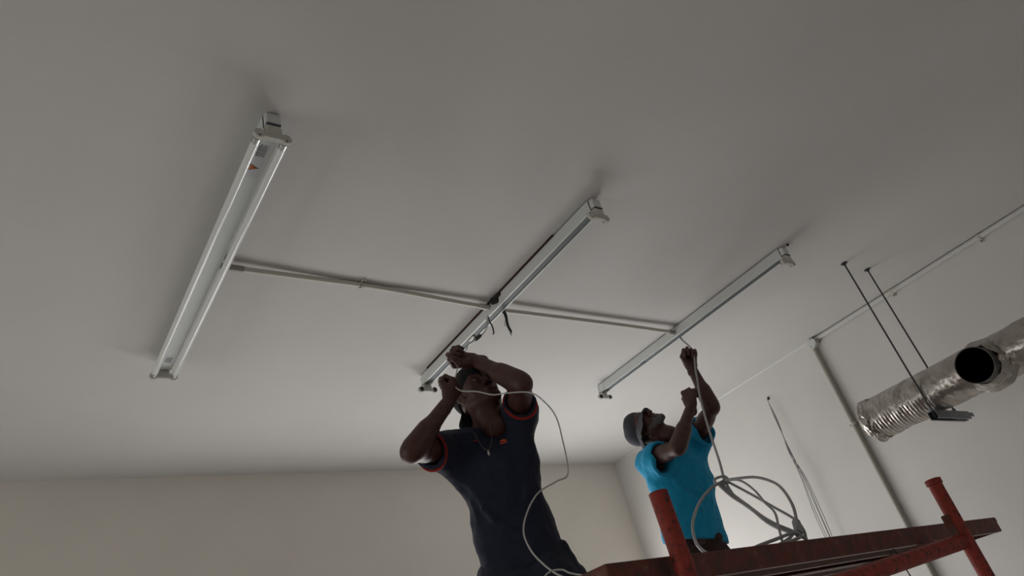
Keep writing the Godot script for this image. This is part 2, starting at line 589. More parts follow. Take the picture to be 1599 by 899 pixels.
func make_batten(called: String, x: float, label: String, drop: float) -> Node3D:
	var zc := (F_NEAR + F_FAR) / 2
	var o := thing(called, Vector3(x, CEIL - drop, zc), label, "light fitting")
	var hl := (F_NEAR - F_FAR) / 2
	var w := 0.052
	var h := 0.052
	var sp := MB.new()   # folded steel channel: two sides and the top
	for s in [-1.0, 1.0]:
		sp.box(Vector3(s * (w / 2 - 0.001), -h / 2, 0), Vector3(0.002, h, hl * 2), Basis.IDENTITY, 0.0006)
		sp.box(Vector3(s * (w / 2 - 0.005), -h + 0.001, 0), Vector3(0.008, 0.002, hl * 2), Basis.IDENTITY, 0.0006)
	sp.box(Vector3(0, -0.001, 0), Vector3(w - 0.004, 0.002, hl * 2))
	put("spine", sp, mats.enamel, o)
	return o

func lampholder(o: Node3D, s: float, dark_sockets: bool) -> void:   # s = +1 near end, -1 far end
	var hl := (F_NEAR - F_FAR) / 2
	var zz := s * hl
	var e := MB.new()
	e.box(Vector3(0, -0.024, zz + s * 0.012), Vector3(0.046, 0.046, 0.024), Basis.IDENTITY, 0.004)
	put("end_cap", e, mats.enamel, o)
	var g := MB.new()
	g.box(Vector3(0, -0.0475, zz + s * 0.013), Vector3(0.044, 0.003, 0.025))
	put("joint_line", g, mats.channel, o)
	var b := MB.new()
	b.box(Vector3(0, -0.068, zz + s * 0.008), Vector3(0.05, 0.038, 0.030), Basis.IDENTITY, 0.006)
	b.box(Vector3(0, -0.083, zz + s * 0.004), Vector3(0.085, 0.022, 0.026), Basis.IDENTITY, 0.005)
	for k in [-1.0, 1.0]:
		b.lathe(Vector3(k * 0.040, -0.083, zz - 0.006 + s * 0.003), Vector3.BACK, [[0.0, -0.002], [0.015, -0.002], [0.017, 0.001], [0.017, 0.012], [0.015, 0.015], [0.0, 0.015]], 16)
	var holder := put("lampholder", b, mats.plastic, o)
	for k in [-1.0, 1.0]:
		var so := MB.new()
		so.lathe(Vector3(k * 0.040, -0.083, zz - s * 0.007), Vector3.BACK * -s, [[0.0, 0.003], [0.006, 0.003], [0.0115, 0.003], [0.0115, -0.004]], 14)
		put("socket", so, mats.socket, holder)
		if not dark_sockets:
			var sc := MB.new()
			sc.lathe(Vector3(k * 0.040, -0.0945, zz + s * 0.010), Vector3.DOWN, [[0.0, 0.002], [0.0035, 0.002], [0.0035, -0.002]], 8)
			put("screw", sc, mats.screw, holder)

func build_fixtures() -> void:
	var hl := (F_NEAR - F_FAR) / 2
	# the left one: complete, with cover plate and two tubes
	var o := make_batten("batten_light", 0.563, "leftmost white batten light with two fluorescent tubes fitted and a warning sticker", 0.0)
	for s in [1.0, -1.0]: lampholder(o, s, false)
	var cov := MB.new()
	cov.box(Vector3(0, -0.0545, 0), Vector3(0.056, 0.004, hl * 2 - 0.02), Basis.IDENTITY, 0.0015)
	for s in [-1.0, 1.0]:
		cov.box(Vector3(s * 0.0295, -0.047, 0), Vector3(0.003, 0.016, hl * 2 - 0.02), Basis.IDENTITY, 0.001)
	put("cover_plate", cov, mats.enamel, o)
	for s in [-1.0, 1.0]:
		var tb := MB.new()
		tb.tube([Vector3(s * 0.040, -0.083, hl - 0.03), Vector3(s * 0.040, -0.083, 0), Vector3(s * 0.040, -0.083, -hl + 0.03)], 0.013, 20)
		var tube := put("fluorescent_tube", tb, mats.tube, o)
		for e in [-1.0, 1.0]:
			var c := MB.new()
			c.tube([Vector3(s * 0.040, -0.083, e * (hl - 0.031)), Vector3(s * 0.040, -0.083, e * (hl - 0.009))], 0.0134, 18)
			put("metal_end", c, mats.alu_cap, tube)
	var lb := MB.new()
	lb.box(Vector3(-0.002, -0.0569, hl - 0.135), Vector3(0.036, 0.0008, 0.15))
	var label := put("sticker", lb, mats.paper, o)
	var rng := RandomNumberGenerator.new(); rng.seed = 5
	var ink := MB.new()   # the rows of small print, too small to read
	for row in 6:
		var z: float = hl - 0.075 - 0.036
		while z < hl - 0.068:
			var l := rng.randf_range(0.003, 0.009)
			ink.box(Vector3(-0.014 + row * 0.0045, -0.0575, z + l / 2), Vector3(0.0022 if row else 0.0034, 0.0004, l))
			z += l + 0.0022
	put("small_print", ink, mats.ink, label)
	var tr := MB.new()   # amber warning triangle
	var tc := Vector3(-0.002, -0.0575, hl - 0.165)
	tr.flat([tc + Vector3(-0.017, 0, -0.013), tc + Vector3(-0.017, 0, 0.017), tc + Vector3(0.013, 0, 0.002)], Vector3.DOWN)
	var trm := put("warning_triangle", tr, mats.ink, label)
	var ti := MB.new()
	tc.y -= 0.0004
	ti.flat([tc + Vector3(-0.0148, 0, -0.0095), tc + Vector3(-0.0148, 0, 0.0135), tc + Vector3(0.0085, 0, 0.002)], Vector3.DOWN)
	trm.get_parent().remove_child(trm); label.add_child(trm, true)
	put("amber_field", ti, mats.amber, label)
	var bolt := MB.new()   # the lightning bolt in the triangle
	tc.y -= 0.0004
	bolt.flat([tc + Vector3(0.004, 0, 0.003), tc + Vector3(-0.005, 0, 0.0005), tc + Vector3(-0.005, 0, 0.0045)], Vector3.DOWN)
	bolt.flat([tc + Vector3(-0.0125, 0, 0.002), tc + Vector3(-0.0035, 0, 0.0045), tc + Vector3(-0.0035, 0, 0.001)], Vector3.DOWN)
	put("lightning_bolt", bolt, mats.ink, label)
	var lb2 := MB.new()
	lb2.box(Vector3(0, -0.0569, -hl + 0.10), Vector3(0.034, 0.0008, 0.05))
	var label2 := put("sticker", lb2, mats.paper, o)
	var ink2 := MB.new()
	for row in 4:
		for k in 3:
			ink2.box(Vector3(-0.010 + row * 0.006, -0.0575, -hl + 0.085 + k * 0.014), Vector3(0.003, 0.0004, 0.006 + 0.004 * ((row + k) % 2)))
	put("small_print", ink2, mats.ink, label2)

	for i in 2:
		var b := make_batten("batten_light", [1.866, 3.166][i], ["middle bare batten light with no tubes, black tape and loose wires at its centre", "rightmost bare batten light with no tubes, above the man in the cyan shirt"][i], 0.008 if i == 0 else 0.004)
		for s in [1.0, -1.0]: lampholder(b, s, true)
		var ch := MB.new()   # the open underside shows the grey inside tray
		ch.box(Vector3(0, -0.047, 0), Vector3(0.046, 0.003, hl * 2 - 0.02), Basis.IDENTITY, 0.001)
		put("channel_tray", ch, mats.channel, b)
		if i == 0:
			var pk := MB.new()
			pk.box(Vector3(-0.004, 0.0035, -0.08), Vector3(0.056, 0.007, 1.18))
			put("packing_strip", pk, mats.packer, b)
			var gp := MB.new()   # terminal block in the tray
			gp.box(Vector3(0.0, -0.049, -0.26), Vector3(0.02, 0.014, 0.05), Basis.IDENTITY, 0.002)
			put("terminal_block", gp, mats.plastic, b)
			var clip := MB.new()
			clip.ring(Vector3(0.018, -0.062, -0.46), Vector3(1, 0, 0.3).normalized(), 0.011, 0.0014, 16, 6)
			put("wire_clip", clip, mats.cable_white, b)
		else:
			var pk := MB.new()
			pk.box(Vector3(0, 0.0015, 0), Vector3(0.046, 0.003, hl * 2 - 0.04))
			put("packing_strip", pk, mats.packer, b)
			var kn := MB.new()
			kn.lathe(Vector3(0.006, 0.0, hl + 0.045), Vector3.DOWN, [[0.0, 0.006], [0.005, 0.006], [0.006, -0.004]], 10)
			put("ceiling_screw", kn, mats.screw, b)
			var kb := MB.new()
			kb.box(Vector3(0.0, -0.050, -0.36), Vector3(0.014, 0.010, 0.03), Basis.IDENTITY, 0.002)
			put("knockout_tab", kb, mats.channel, b)

# ------------------------------------------------------------------ conduits
func saddle(o: Node3D, at: Vector3, along: Vector3, up: Vector3, r: float) -> void:
	var mb := MB.new()
	var side := along.cross(up).normalized()
	var bs := Basis(along, up, side)
	var pts := []
	for k in 11:
		var a := PI * k / 10.0
		pts.append(at + side * cos(a) * (r + 0.002) - up * sin(a) * (r + 0.002))
	for k in 10:
		mb.box((pts[k] + pts[k + 1]) / 2.0, Vector3(0.016, 0.003, 0.0085), Basis(along, ((pts[k] + pts[k + 1]) / 2.0 - at).normalized(), along.cross(((pts[k] + pts[k + 1]) / 2.0 - at).normalized())))
	for s in [-1.0, 1.0]:
		mb.box(at + side * s * (r + 0.010) + up * (r - 0.004), Vector3(0.016, 0.006, 0.02), bs, 0.001)
	var sd := put("saddle", mb, mats.pvc, o)
	for s in [-1.0, 1.0]:
		var sc := MB.new()
		sc.lathe(at + side * s * (r + 0.012) + up * (r - 0.007), -up, [[0.0, 0.003], [0.004, 0.003], [0.004, -0.002]], 8)
		put("screw", sc, mats.screw, sd)

func build_conduits() -> void:
	var r := 0.0105
	# left run: held to the ceiling by one saddle in the middle, standing off at both ends
	var a := thing("conduit", Vector3(1.2, CEIL, -2.23), "cream conduit on the ceiling between the left and middle batten lights, with one saddle", "conduit")
	var mb := MB.new()
	var y1 := -0.025
	mb.tube(smooth([Vector3(-0.645, y1, 0.02), Vector3(-0.45, -0.021, 0.012), Vector3(-0.2, -0.015, 0.004), Vector3(-0.02, -0.0115, 0.0), Vector3(0.15, -0.0135, -0.006), Vector3(0.4, -0.020, -0.018), Vector3(0.640, y1, -0.029)], 5), r, 14)
	put("pipe", mb, mats.pvc, a)
	var cp := MB.new()
	cp.tube([Vector3(-0.60, -0.0245, 0.0185), Vector3(-0.51, -0.0225, 0.0145)], r + 0.002, 14)
	put("coupling", cp, mats.pvc_grey, a)
	var cp2 := MB.new()
	cp2.tube([Vector3(0.585, -0.0240, -0.0268), Vector3(0.635, -0.025, -0.029)], r + 0.0035, 14)
	put("coupling", cp2, mats.pvc, a)
	saddle(a, Vector3(-0.02, -0.0115, 0), Vector3.RIGHT, Vector3.UP, r)
	var b := thing("conduit", Vector3(2.5, CEIL, -2.262), "cream conduit on the ceiling between the middle and right batten lights", "conduit")
	mb = MB.new()
	mb.tube(smooth([Vector3(-0.608, -0.03, 0.003), Vector3(-0.3, -0.027, 0.001), Vector3(0.0, -0.0255, 0.0), Vector3(0.3, -0.026, -0.001), Vector3(0.640, -0.03, -0.003)], 5), r, 14)
	put("pipe", mb, mats.pvc, b)
	cp = MB.new()
	cp.tube([Vector3(0.60, -0.0295, -0.003), Vector3(0.640, -0.03, -0.003)], r + 0.003, 14)
	put("coupling", cp, mats.pvc_grey, b)
	# along the top of the right wall, in the angle of wall and ceiling
	var c := thing("conduit", Vector3(WALL_X - r - 0.006, CEIL - 0.017, -2.19), "long horizontal conduit along the top edge of the right wall", "conduit")
	mb = MB.new()
	mb.tube([Vector3(0, 0, 0.03), Vector3(0, 0, 1.2), Vector3(0, 0, 2.4), Vector3(0, 0, 4.2)], r + 0.0045, 16)
	put("pipe", mb, mats.pvc_white, c)
	cp = MB.new()
	cp.tube([Vector3(0, 0, 0.585), Vector3(0, 0, 0.66)], r + 0.0065, 14)
	put("coupling", cp, mats.pvc, c)
	for z in [0.62, 1.19, 2.2]: saddle(c, Vector3(0, 0, z), Vector3.BACK, Vector3.RIGHT, r + 0.0045)
	# down the right wall
	var d := thing("conduit", Vector3(WALL_X - r - 0.006, 1.0, -2.195), "vertical grey conduit running down the right wall from the round box", "conduit")
	mb = MB.new()
	mb.tube([Vector3(0, 2.15, 0), Vector3(0, 1.0, -0.005), Vector3(0, -0.99, -0.012)], r + 0.005, 14)
	put("pipe", mb, mats.pvc_grey, d)
	for y in [1.58, 0.9, 0.1]: saddle(d, Vector3(0, y, -0.004), Vector3.UP, Vector3.RIGHT, r + 0.005)
	# round junction box where they meet
	var j := thing("junction_box", Vector3(WALL_X, CEIL - 0.0365, -2.185), "round white junction box high on the right wall where two conduits meet", "junction box")
	mb = MB.new()
	mb.lathe(Vector3(-0.048, 0, 0), Vector3.LEFT, [[0.0, 0.0], [0.031, 0.0], [0.034, -0.003], [0.034, -0.048]], 24)
	put("box_body", mb, mats.pvc, j)
	mb = MB.new()
	mb.lathe(Vector3(-0.048, 0, 0), Vector3.LEFT, [[0.0, 0.004], [0.033, 0.004], [0.0355, 0.001], [0.0355, -0.004]], 24)
	var lid := put("lid", mb, mats.enamel, j)
	for s in [-1.0, 1.0]:
		var sc := MB.new()
		sc.lathe(Vector3(-0.052, s * 0.024, s * 0.008), Vector3.LEFT, [[0.0, 0.002], [0.0035, 0.002], [0.0035, -0.002]], 8)
		put("screw", sc, mats.screw, lid)
	for q in [[Vector3(-0.015, 0.012, 0.03), Vector3(-0.015, 0.012, 0.055)], [Vector3(-0.015, -0.03, -0.008), Vector3(-0.015, -0.06, -0.009)]]:
		var sp := MB.new()
		sp.tube(q, 0.0165, 14)
		put("spout", sp, mats.pvc_grey, j)
	var w := MB.new()   # bead of filler in the joint of wall and ceiling
	var wz := (WALL_Z - 2.235) / 2
	w.box(Vector3(WALL_X - 0.001, CEIL - 0.001, wz), Vector3(0.012, 0.012, -2.235 - WALL_Z), Basis(Vector3.BACK, PI / 4), 0.002)
	struct("trim_1", w, mats.enamel)

# ------------------------------------------------------------------ foil duct
func renormal(mb: MB) -> void:   # normals from the crumpled surface
	var acc := PackedVector3Array(); acc.resize(mb.v.size())
	for i in range(0, mb.idx.size(), 3):
		var g := -(mb.v[mb.idx[i + 1]] - mb.v[mb.idx[i]]).cross(mb.v[mb.idx[i + 2]] - mb.v[mb.idx[i]])
		for k in 3: acc[mb.idx[i + k]] += g
	for i in acc.size(): mb.n[i] = acc[i].normalized()

func build_duct() -> void:
	var cx := 3.873
	var cy := 2.405
	var z0 := -1.825
	var z1 := 2.2
	var rad := 0.112
	var o := thing("foil_duct", Vector3(cx, cy, z0), "silver foil wrapped air duct hanging by the right wall", "duct")
	var fn := FastNoiseLite.new(); fn.seed = 7; fn.frequency = 6.0; fn.fractal_octaves = 4
	var f2 := FastNoiseLite.new(); f2.seed = 17; f2.frequency = 30.0; f2.fractal_octaves = 2
	var mb := MB.new()
	var seg := 72
	var rows := 460
	for i in rows + 1:
		var l := 0.55 * i / 220.0   # finer near the visible end
		if i > 220: l = 0.55 + (z1 - z0 - 0.55) * (i - 220.0) / (rows - 220.0)
		for j in seg:
			var a := TAU * j / seg
			var d := Vector3(cos(a), sin(a), 0)
			var p := d * rad + Vector3(0, 0, l)
			var crease := absf(fn.get_noise_3dv(p * 1.0)) * 0.012 + f2.get_noise_3dv(p) * 0.0016
			var rib := 0.0
			if l < 0.50 and l > 0.06:   # the spiral wire shows through the foil near the taped end
				rib = sin(l * TAU / 0.0175 + a) * 0.0015 * (1.0 - smoothstep(-0.5, 0.35, sin(a))) * (1.0 - smoothstep(0.26, 0.42, l))
			var endcrush := (1.0 - smoothstep(0.0, 0.05, l)) * (0.010 + f2.get_noise_3dv(p * 1.6) * 0.016)
			mb.add(p + d * (rib - crease - endcrush), d)
	for i in rows:
		for j in seg:
			var a := i * seg + j
			var b := i * seg + (j + 1) % seg
			mb.tri(a, b, b + seg); mb.tri(a, b + seg, a + seg)
	renormal(mb)
	put("duct_body", mb, mats.foil, o)
	var en := MB.new()   # crumpled foil closing the end
	var rr := [0.0, 0.02, 0.04, 0.06, 0.08, 0.094, 0.103]
	for i in rr.size():
		for j in 36:
			var a := TAU * j / 36
			var d := Vector3(cos(a), sin(a), 0)
			var p: Vector3 = d * rr[i]
			var z: float = -0.012 * (1.0 - rr[i] / 0.103) + f2.get_noise_3dv(p * 2.0) * 0.012 - (0.012 if i == 5 else 0.0) + (0.006 if i == 6 else 0.0)
			en.add(p + Vector3(0, 0, z), Vector3.FORWARD)
	for i in rr.size() - 1:
		for j in 36:
			var a := i * 36 + j
			var b := i * 36 + (j + 1) % 36
			en.tri(a, b, b + 36); en.tri(a, b + 36, a + 36)
	put("end_cap", en, mats.foil, o)
	var tp := MB.new()   # crumpled band of foil tape around the end
	for i in 22:
		var t := i / 21.0
		for j in 84:
			var a := TAU * j / 84
			var d := Vector3(cos(a), sin(a), 0)
			var e := sin(PI * t)
			var rr3 := lerpf(0.096, 0.1105, minf(t * 4.0, 1.0)) + 0.004 * e + e * (f2.get_noise_3d(cos(a) * 0.16, sin(a) * 0.16, t * 0.09) * 0.013 + absf(f2.get_noise_3d(cos(a) * 0.4 + 3.0, sin(a) * 0.4, t * 0.2)) * 0.006)
			tp.add(d * rr3 + Vector3(0, 0, -0.010 + 0.075 * t + 0.014 * t * fn.get_noise_2d(cos(a) * 0.3, sin(a) * 0.3)), d)
	for i in 21:
		for j in 84:
			var a := i * 84 + j
			var b := i * 84 + (j + 1) % 84
			tp.tri(a, b, b + 84); tp.tri(a, b + 84, a + 84)
	renormal(tp)
	put("foil_tape", tp, mats.foil, o)
	# open branch collar towards the room
	var base := Vector3(-0.053, -0.023, 0.686)
	var ax := Vector3(-1.0, -0.05, -0.05).normalized()
	var sp := MB.new()
	var L := 0.165
	var cr := 0.084
	sp.lathe(base, ax, [[cr + 0.005, 0.04], [cr + 0.004, 0.085], [cr + 0.0005, 0.087], [cr, L - 0.006], [cr + 0.002, L - 0.005], [cr + 0.002, L], [cr - 0.002, L], [cr - 0.003, 0.04]], 44)
	var col := put("branch_collar", sp, mats.duct_collar, o)
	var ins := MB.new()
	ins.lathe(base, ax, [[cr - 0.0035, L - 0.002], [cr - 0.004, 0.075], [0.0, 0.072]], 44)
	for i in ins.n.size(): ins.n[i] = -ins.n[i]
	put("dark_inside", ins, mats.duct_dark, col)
	var gf := MB.new()   # torn foil gathered round the collar
	var bx := ax.cross(Vector3.UP).normalized()
	var by := bx.cross(ax).normalized()
	for i in 15:
		var t := i / 14.0
		for j in 56:
			var a := TAU * j / 56
			var d := bx * cos(a) + by * sin(a)
			var rr2 := lerpf(0.128, cr + 0.004, pow(t, 0.7)) + fn.get_noise_3d(cos(a) * 0.25, sin(a) * 0.25, t * 0.5) * 0.012 + f2.get_noise_3d(cos(a) * 0.12, sin(a) * 0.12, t * 0.09) * 0.010 * sin(PI * minf(t * 1.1, 1.0))
			gf.add(base + ax * (lerpf(0.015, 0.105, t) + f2.get_noise_2d(cos(a) * 0.2, sin(a) * 0.2) * 0.014 * t) + d * rr2, d)
	for i in 14:
		for j in 56:
			var a := i * 56 + j
			var b := i * 56 + (j + 1) % 56
			gf.tri(a, b, b + 56); gf.tri(a, b + 56, a + 56)
	renormal(gf)
	put("gathered_foil", gf, mats.foil, o)
	# two threaded rods from the ceiling and the steel channel they carry
	for i in 2:
		var x: float = [3.748, 3.998][i]
		var top := CEIL
		var low := 2.262
		var h := thing("threaded_rod", Vector3(x, top, -1.458), ["thin threaded rod from ceiling on the room side of the foil duct", "thin threaded rod from ceiling passing behind the foil duct"][i], "rod")
		var rb := MB.new()
		rb.tube([Vector3(0, 0, 0), Vector3(0, (low - top) / 2, 0), Vector3(0, low - top, 0)], 0.0044, 10)
		var k := 0.06
		while k < top - low - 0.01:
			rb.lathe(Vector3(0, -k, 0), Vector3.UP, [[0.0043, -0.0035], [0.0054, 0.0], [0.0043, 0.0035]], 8)
			k += 0.012
		put("rod", rb, mats.rod, h)
		var pl := MB.new()
		pl.lathe(Vector3.ZERO, Vector3.DOWN, [[0.018, 0.0], [0.018, 0.004], [0.0, 0.004]], 14)
		pl.lathe(Vector3.ZERO, Vector3.DOWN, [[0.009, 0.003], [0.009, 0.012], [0.0, 0.012]], 6)
		put("ceiling_anchor", pl, mats.rod, h)
		var nut := MB.new()
		nut.lathe(Vector3(0, 2.303 - top, 0), Vector3.UP, [[0.0, -0.011], [0.0095, -0.011], [0.0095, 0.006], [0.0, 0.006]], 6)
		nut.lathe(Vector3(0, 2.2915 - top, 0), Vector3.UP, [[0.0, 0.0], [0.014, 0.0], [0.014, 0.003], [0.0, 0.003]], 14)
		put("nut", nut, mats.galv, h)
	var chn := thing("hanger_channel", Vector3(3.917, 2.27, -1.458), "short grey steel channel under the foil duct held by two threaded rods", "bracket")
	var cb := MB.new()
	cb.box(Vector3(0, 0.0195, 0), Vector3(0.37, 0.0025, 0.041), Basis.IDENTITY, 0.001)
	for s in [-1.0, 1.0]:
		cb.box(Vector3(0, 0.0, s * 0.0195), Vector3(0.37, 0.04, 0.0025), Basis.IDENTITY, 0.001)
		cb.box(Vector3(0, -0.019, s * 0.0145), Vector3(0.37, 0.0025, 0.009), Basis.IDENTITY, 0.001)
	put("channel", cb, mats.galv, chn)
	for s in [-1.0, 1.0]:
		var tb := MB.new()
		tb.box(Vector3(0.205, 0.004 * s, s * 0.0185), Vector3(0.06, 0.022, 0.0025), Basis.IDENTITY, 0.001)
		put("end_tab", tb, mats.galv, chn)

# ------------------------------------------------------------------ scaffold
const PLANK_A := Vector3(1.157, 1.755, -1.252)   # front top corners of the board
const PLANK_B := Vector3(3.600, 1.755, -1.405)

func build_scaffold() -> void:
	var o := thing("scaffold", Vector3(2.2, 0, -2.1), "red painted steel scaffold frame with two worn uprights in front of the workers", "scaffold")
	var off := -o.position
	var px := [1.352, 2.776]
	var zf := -1.205
	var zb := -2.95
	for i in 2:
		var mb := MB.new()
		var top: float = [1.894, 1.872][i]
		mb.tube([Vector3(px[i], 0.012, zf) + off, Vector3(px[i], 1.0, zf) + off, Vector3(px[i], top, zf) + off], 0.0242, 24)
		var post := put("upright", mb, mats.red, o)
		var cp := MB.new()
		if i == 1:
			cp.lathe(Vector3(px[i], top, zf) + off, Vector3.UP, [[0.0243, -0.016], [0.0285, -0.014], [0.0285, 0.004], [0.022, 0.006], [0.0, 0.006]], 24)
			put("end_cap", cp, mats.red, post)
			var br := MB.new()
			br.box(Vector3(px[i] - 0.024, 1.715, zf - 0.014) + off, Vector3(0.010, 0.075, 0.030), Basis.IDENTITY, 0.003)
			put("bracket_plate", br, mats.rust, post)
		else:
			cp.lathe(Vector3(px[i], top, zf) + off, Vector3.UP, [[0.0243, -0.004], [0.0225, 0.001], [0.0, 0.001]], 24)
			put("end_cap", cp, mats.rust, post)
		var rb := MB.new()
		rb.tube([Vector3(px[i], 0.012, zb) + off, Vector3(px[i], 1.16, zb) + off], 0.0242, 18)
		put("upright", rb, mats.red, o)
		for z in [zf, zb]:
			var ft := MB.new()
			ft.box(Vector3(px[i], 0.006, z) + off, Vector3(0.12, 0.012, 0.12), Basis.IDENTITY, 0.002)
			put("base_plate", ft, mats.rust, o)
		var tr := MB.new()
		tr.tube([Vector3(px[i], 0.99, zf) + off, Vector3(px[i], 0.99, zb) + off], 0.0242, 16)
		put("transom", tr, mats.red, o)
		var bk := MB.new()   # short angle that carries the upper board
		bk.box(Vector3(px[i], 1.688, zf - 0.22) + off, Vector3(0.036, 0.006, 0.46), Basis.IDENTITY, 0.001)
		put("board_bracket", bk, mats.rust, o)
	for z in [zf, zb]:
		var lg := MB.new()
		lg.tube([Vector3(px[0], 0.45, z) + off, Vector3(px[1], 0.45, z) + off], 0.0242, 14)
		put("ledger", lg, mats.red, o)
	var lg2 := MB.new()   # the sloping ledger right under the board
	lg2.tube([Vector3(px[1], 1.658, zf - 0.01) + off, Vector3(2.2, 1.627, zf - 0.01) + off, Vector3(px[0], 1.580, zf - 0.01) + off], 0.0245, 20)
	put("ledger", lg2, mats.red, o)
	for k in 4:
		var db := MB.new()   # lower boards the men stand on
		db.box(Vector3(2.2, 1.0365, -1.98 - k * 0.245) + off, Vector3(2.3, 0.045, 0.235), Basis.IDENTITY, 0.004)
		put("deck_board", db, mats.rust, o)
	# loose upper board, seen from below
	var dirv := (PLANK_B - PLANK_A).normalized()
	var backv := Vector3(dirv.z, 0, -dirv.x)   # away from the camera
	if backv.z > 0: backv = -backv
	var L := PLANK_A.distance_to(PLANK_B)
	var bs := Basis(dirv, Vector3.UP, -backv)
	for row in 2:
		var p := thing("scaffold_board", (PLANK_A + PLANK_B) / 2.0 + Vector3(0, -0.0615, 0) + backv * (0.115 + 0.234 * row), ["rust red steel scaffold board crossing low in front of the men, the nearer of two", "dark steel scaffold board seen from below, just behind the nearer rust red one"][row], "scaffold board")
		var pb := MB.new()
		pb.box(bs * Vector3(0, 0.0595, 0), Vector3(L, 0.004, 0.228), bs, 0.001)
		for s in [-1.0, 1.0]:
			pb.box(bs * Vector3(0, 0.031, s * 0.113), Vector3(L, 0.060, 0.004), bs, 0.0015)
		put("top_plate", pb, mats.rust, p)
		for s in [-1.0, 0.0, 1.0]:
			var lp := MB.new()
			lp.box(bs * Vector3(0, 0.0015, s * 0.104 - (0.0 if s else 0.01)), Vector3(L - 0.02, 0.003, 0.016), bs, 0.0008)
			if s == 0.0: lp.box(bs * Vector3(0, 0.03, -0.003), Vector3(L - 0.02, 0.055, 0.003), bs)
			put("bottom_lip", lp, mats.worn_lip, p)
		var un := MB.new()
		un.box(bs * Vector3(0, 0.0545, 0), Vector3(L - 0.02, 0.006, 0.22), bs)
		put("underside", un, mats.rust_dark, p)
		for k in [-0.75, -0.2, 0.35, 0.75]:
			var st := MB.new()
			st.box(bs * Vector3(k, 0.0485, 0.05), Vector3(0.30, 0.005, 0.022), bs * Basis(Vector3.UP, 0.30), 0.001)
			put("diagonal_strap", st, mats.rust, p)
		for s in [-1.0, 1.0]:
			var ec := MB.new()
			ec.box(bs * Vector3(s * (L / 2 - 0.002), 0.031, 0), Vector3(0.004, 0.058, 0.222), bs, 0.001)
			if s > 0.0 and row == 0:
				ec.box(bs * Vector3(L / 2 + 0.012, 0.052, 0.04), Vector3(0.03, 0.020, 0.14), bs, 0.003)
			put("end_plate", ec, mats.rust, p)
	# loose wire hanging from under the board
	var w := MB.new()
	w.tube(smooth([Vector3(2.55, 1.700, -1.345), Vector3(2.57, 1.66, -1.35), Vector3(2.605, 1.58, -1.36), Vector3(2.63, 1.50, -1.36), Vector3(2.64, 1.42, -1.355)], 4), 0.0022, 7)
	tag(put("loose_wire", w, mats.black), "short thin black wire hanging under the scaffold board near the right upright", "wire")

# ------------------------------------------------------------------ people
func hand_mesh(wrist: Vector3, y: Vector3, x: Vector3, right: bool, curl := 1.0, size := 1.0) -> MB:
	y = y.normalized(); x = (x - y * x.dot(y)).normalized()
	var z := x.cross(y) if right else y.cross(x)
	var pr := []
	var nn := Vector3(0, 0, 1)
	pr.append(cap(Vector3(0, -0.03, 0), Vector3(0, 0.01, 0), 0.027, 0.026, 0.02, nn, 0.78))
	var xs := [-0.031, -0.0105, 0.0105, 0.032]
	var ls := [0.80, 0.97, 1.05, 0.96]
	for i in 4:
		pr.append(cap(Vector3(xs[i] * 0.6, 0.012, 0), Vector3(xs[i], 0.084 - absf(i - 2) * 0.004, -0.001), 0.0145, 0.0118, 0.016))
	pr.append(cap(Vector3(0.022, 0.028, 0.010), Vector3(0.030, 0.045, 0.016), 0.017, 0.014, 0.014))   # ball of the thumb
	for i in 4:
		var p := Vector3(xs[i], 0.086 - absf(i - 2) * 0.004, -0.001)
		var ang := deg_to_rad(68.0 + 6.0 * sin(i * 2.1)) * curl
		var seg := [0.043 * ls[i], 0.029 * ls[i], 0.022 * ls[i]]
		var rr := [0.0105, 0.0097, 0.0090, 0.0078]
		for s in 3:
			var q: Vector3 = p + Vector3(-xs[i] * 0.06, cos(ang), sin(ang)) * seg[s]
			pr.append(cap(p, q, rr[s], rr[s + 1], 0.0035 if s else 0.007))
			p = q
			ang += deg_to_rad(86.0 if s == 0 else 52.0) * curl
	var t0 := Vector3(0.030, 0.036, 0.012)
	var t1 := Vector3(0.047, 0.058, 0.030)
	var t2 := Vector3(0.036, 0.080, 0.047)
	var t3 := Vector3(0.016, 0.092, 0.052)
	pr.append(cap(t0, t1, 0.0135, 0.0112, 0.01))
	pr.append(cap(t1, t2, 0.0110, 0.0100, 0.004))
	pr.append(cap(t2, t3, 0.0100, 0.0078, 0.004))
	var mb := sdf(pr, 0.003)
	var out := MB.new()
	out.join(mb, Transform3D(Basis(x, y, z) * size, wrist))
	if not right: 
		for i in range(0, out.idx.size(), 3):
			var t := out.idx[i + 1]; out.idx[i + 1] = out.idx[i + 2]; out.idx[i + 2] = t
	return out

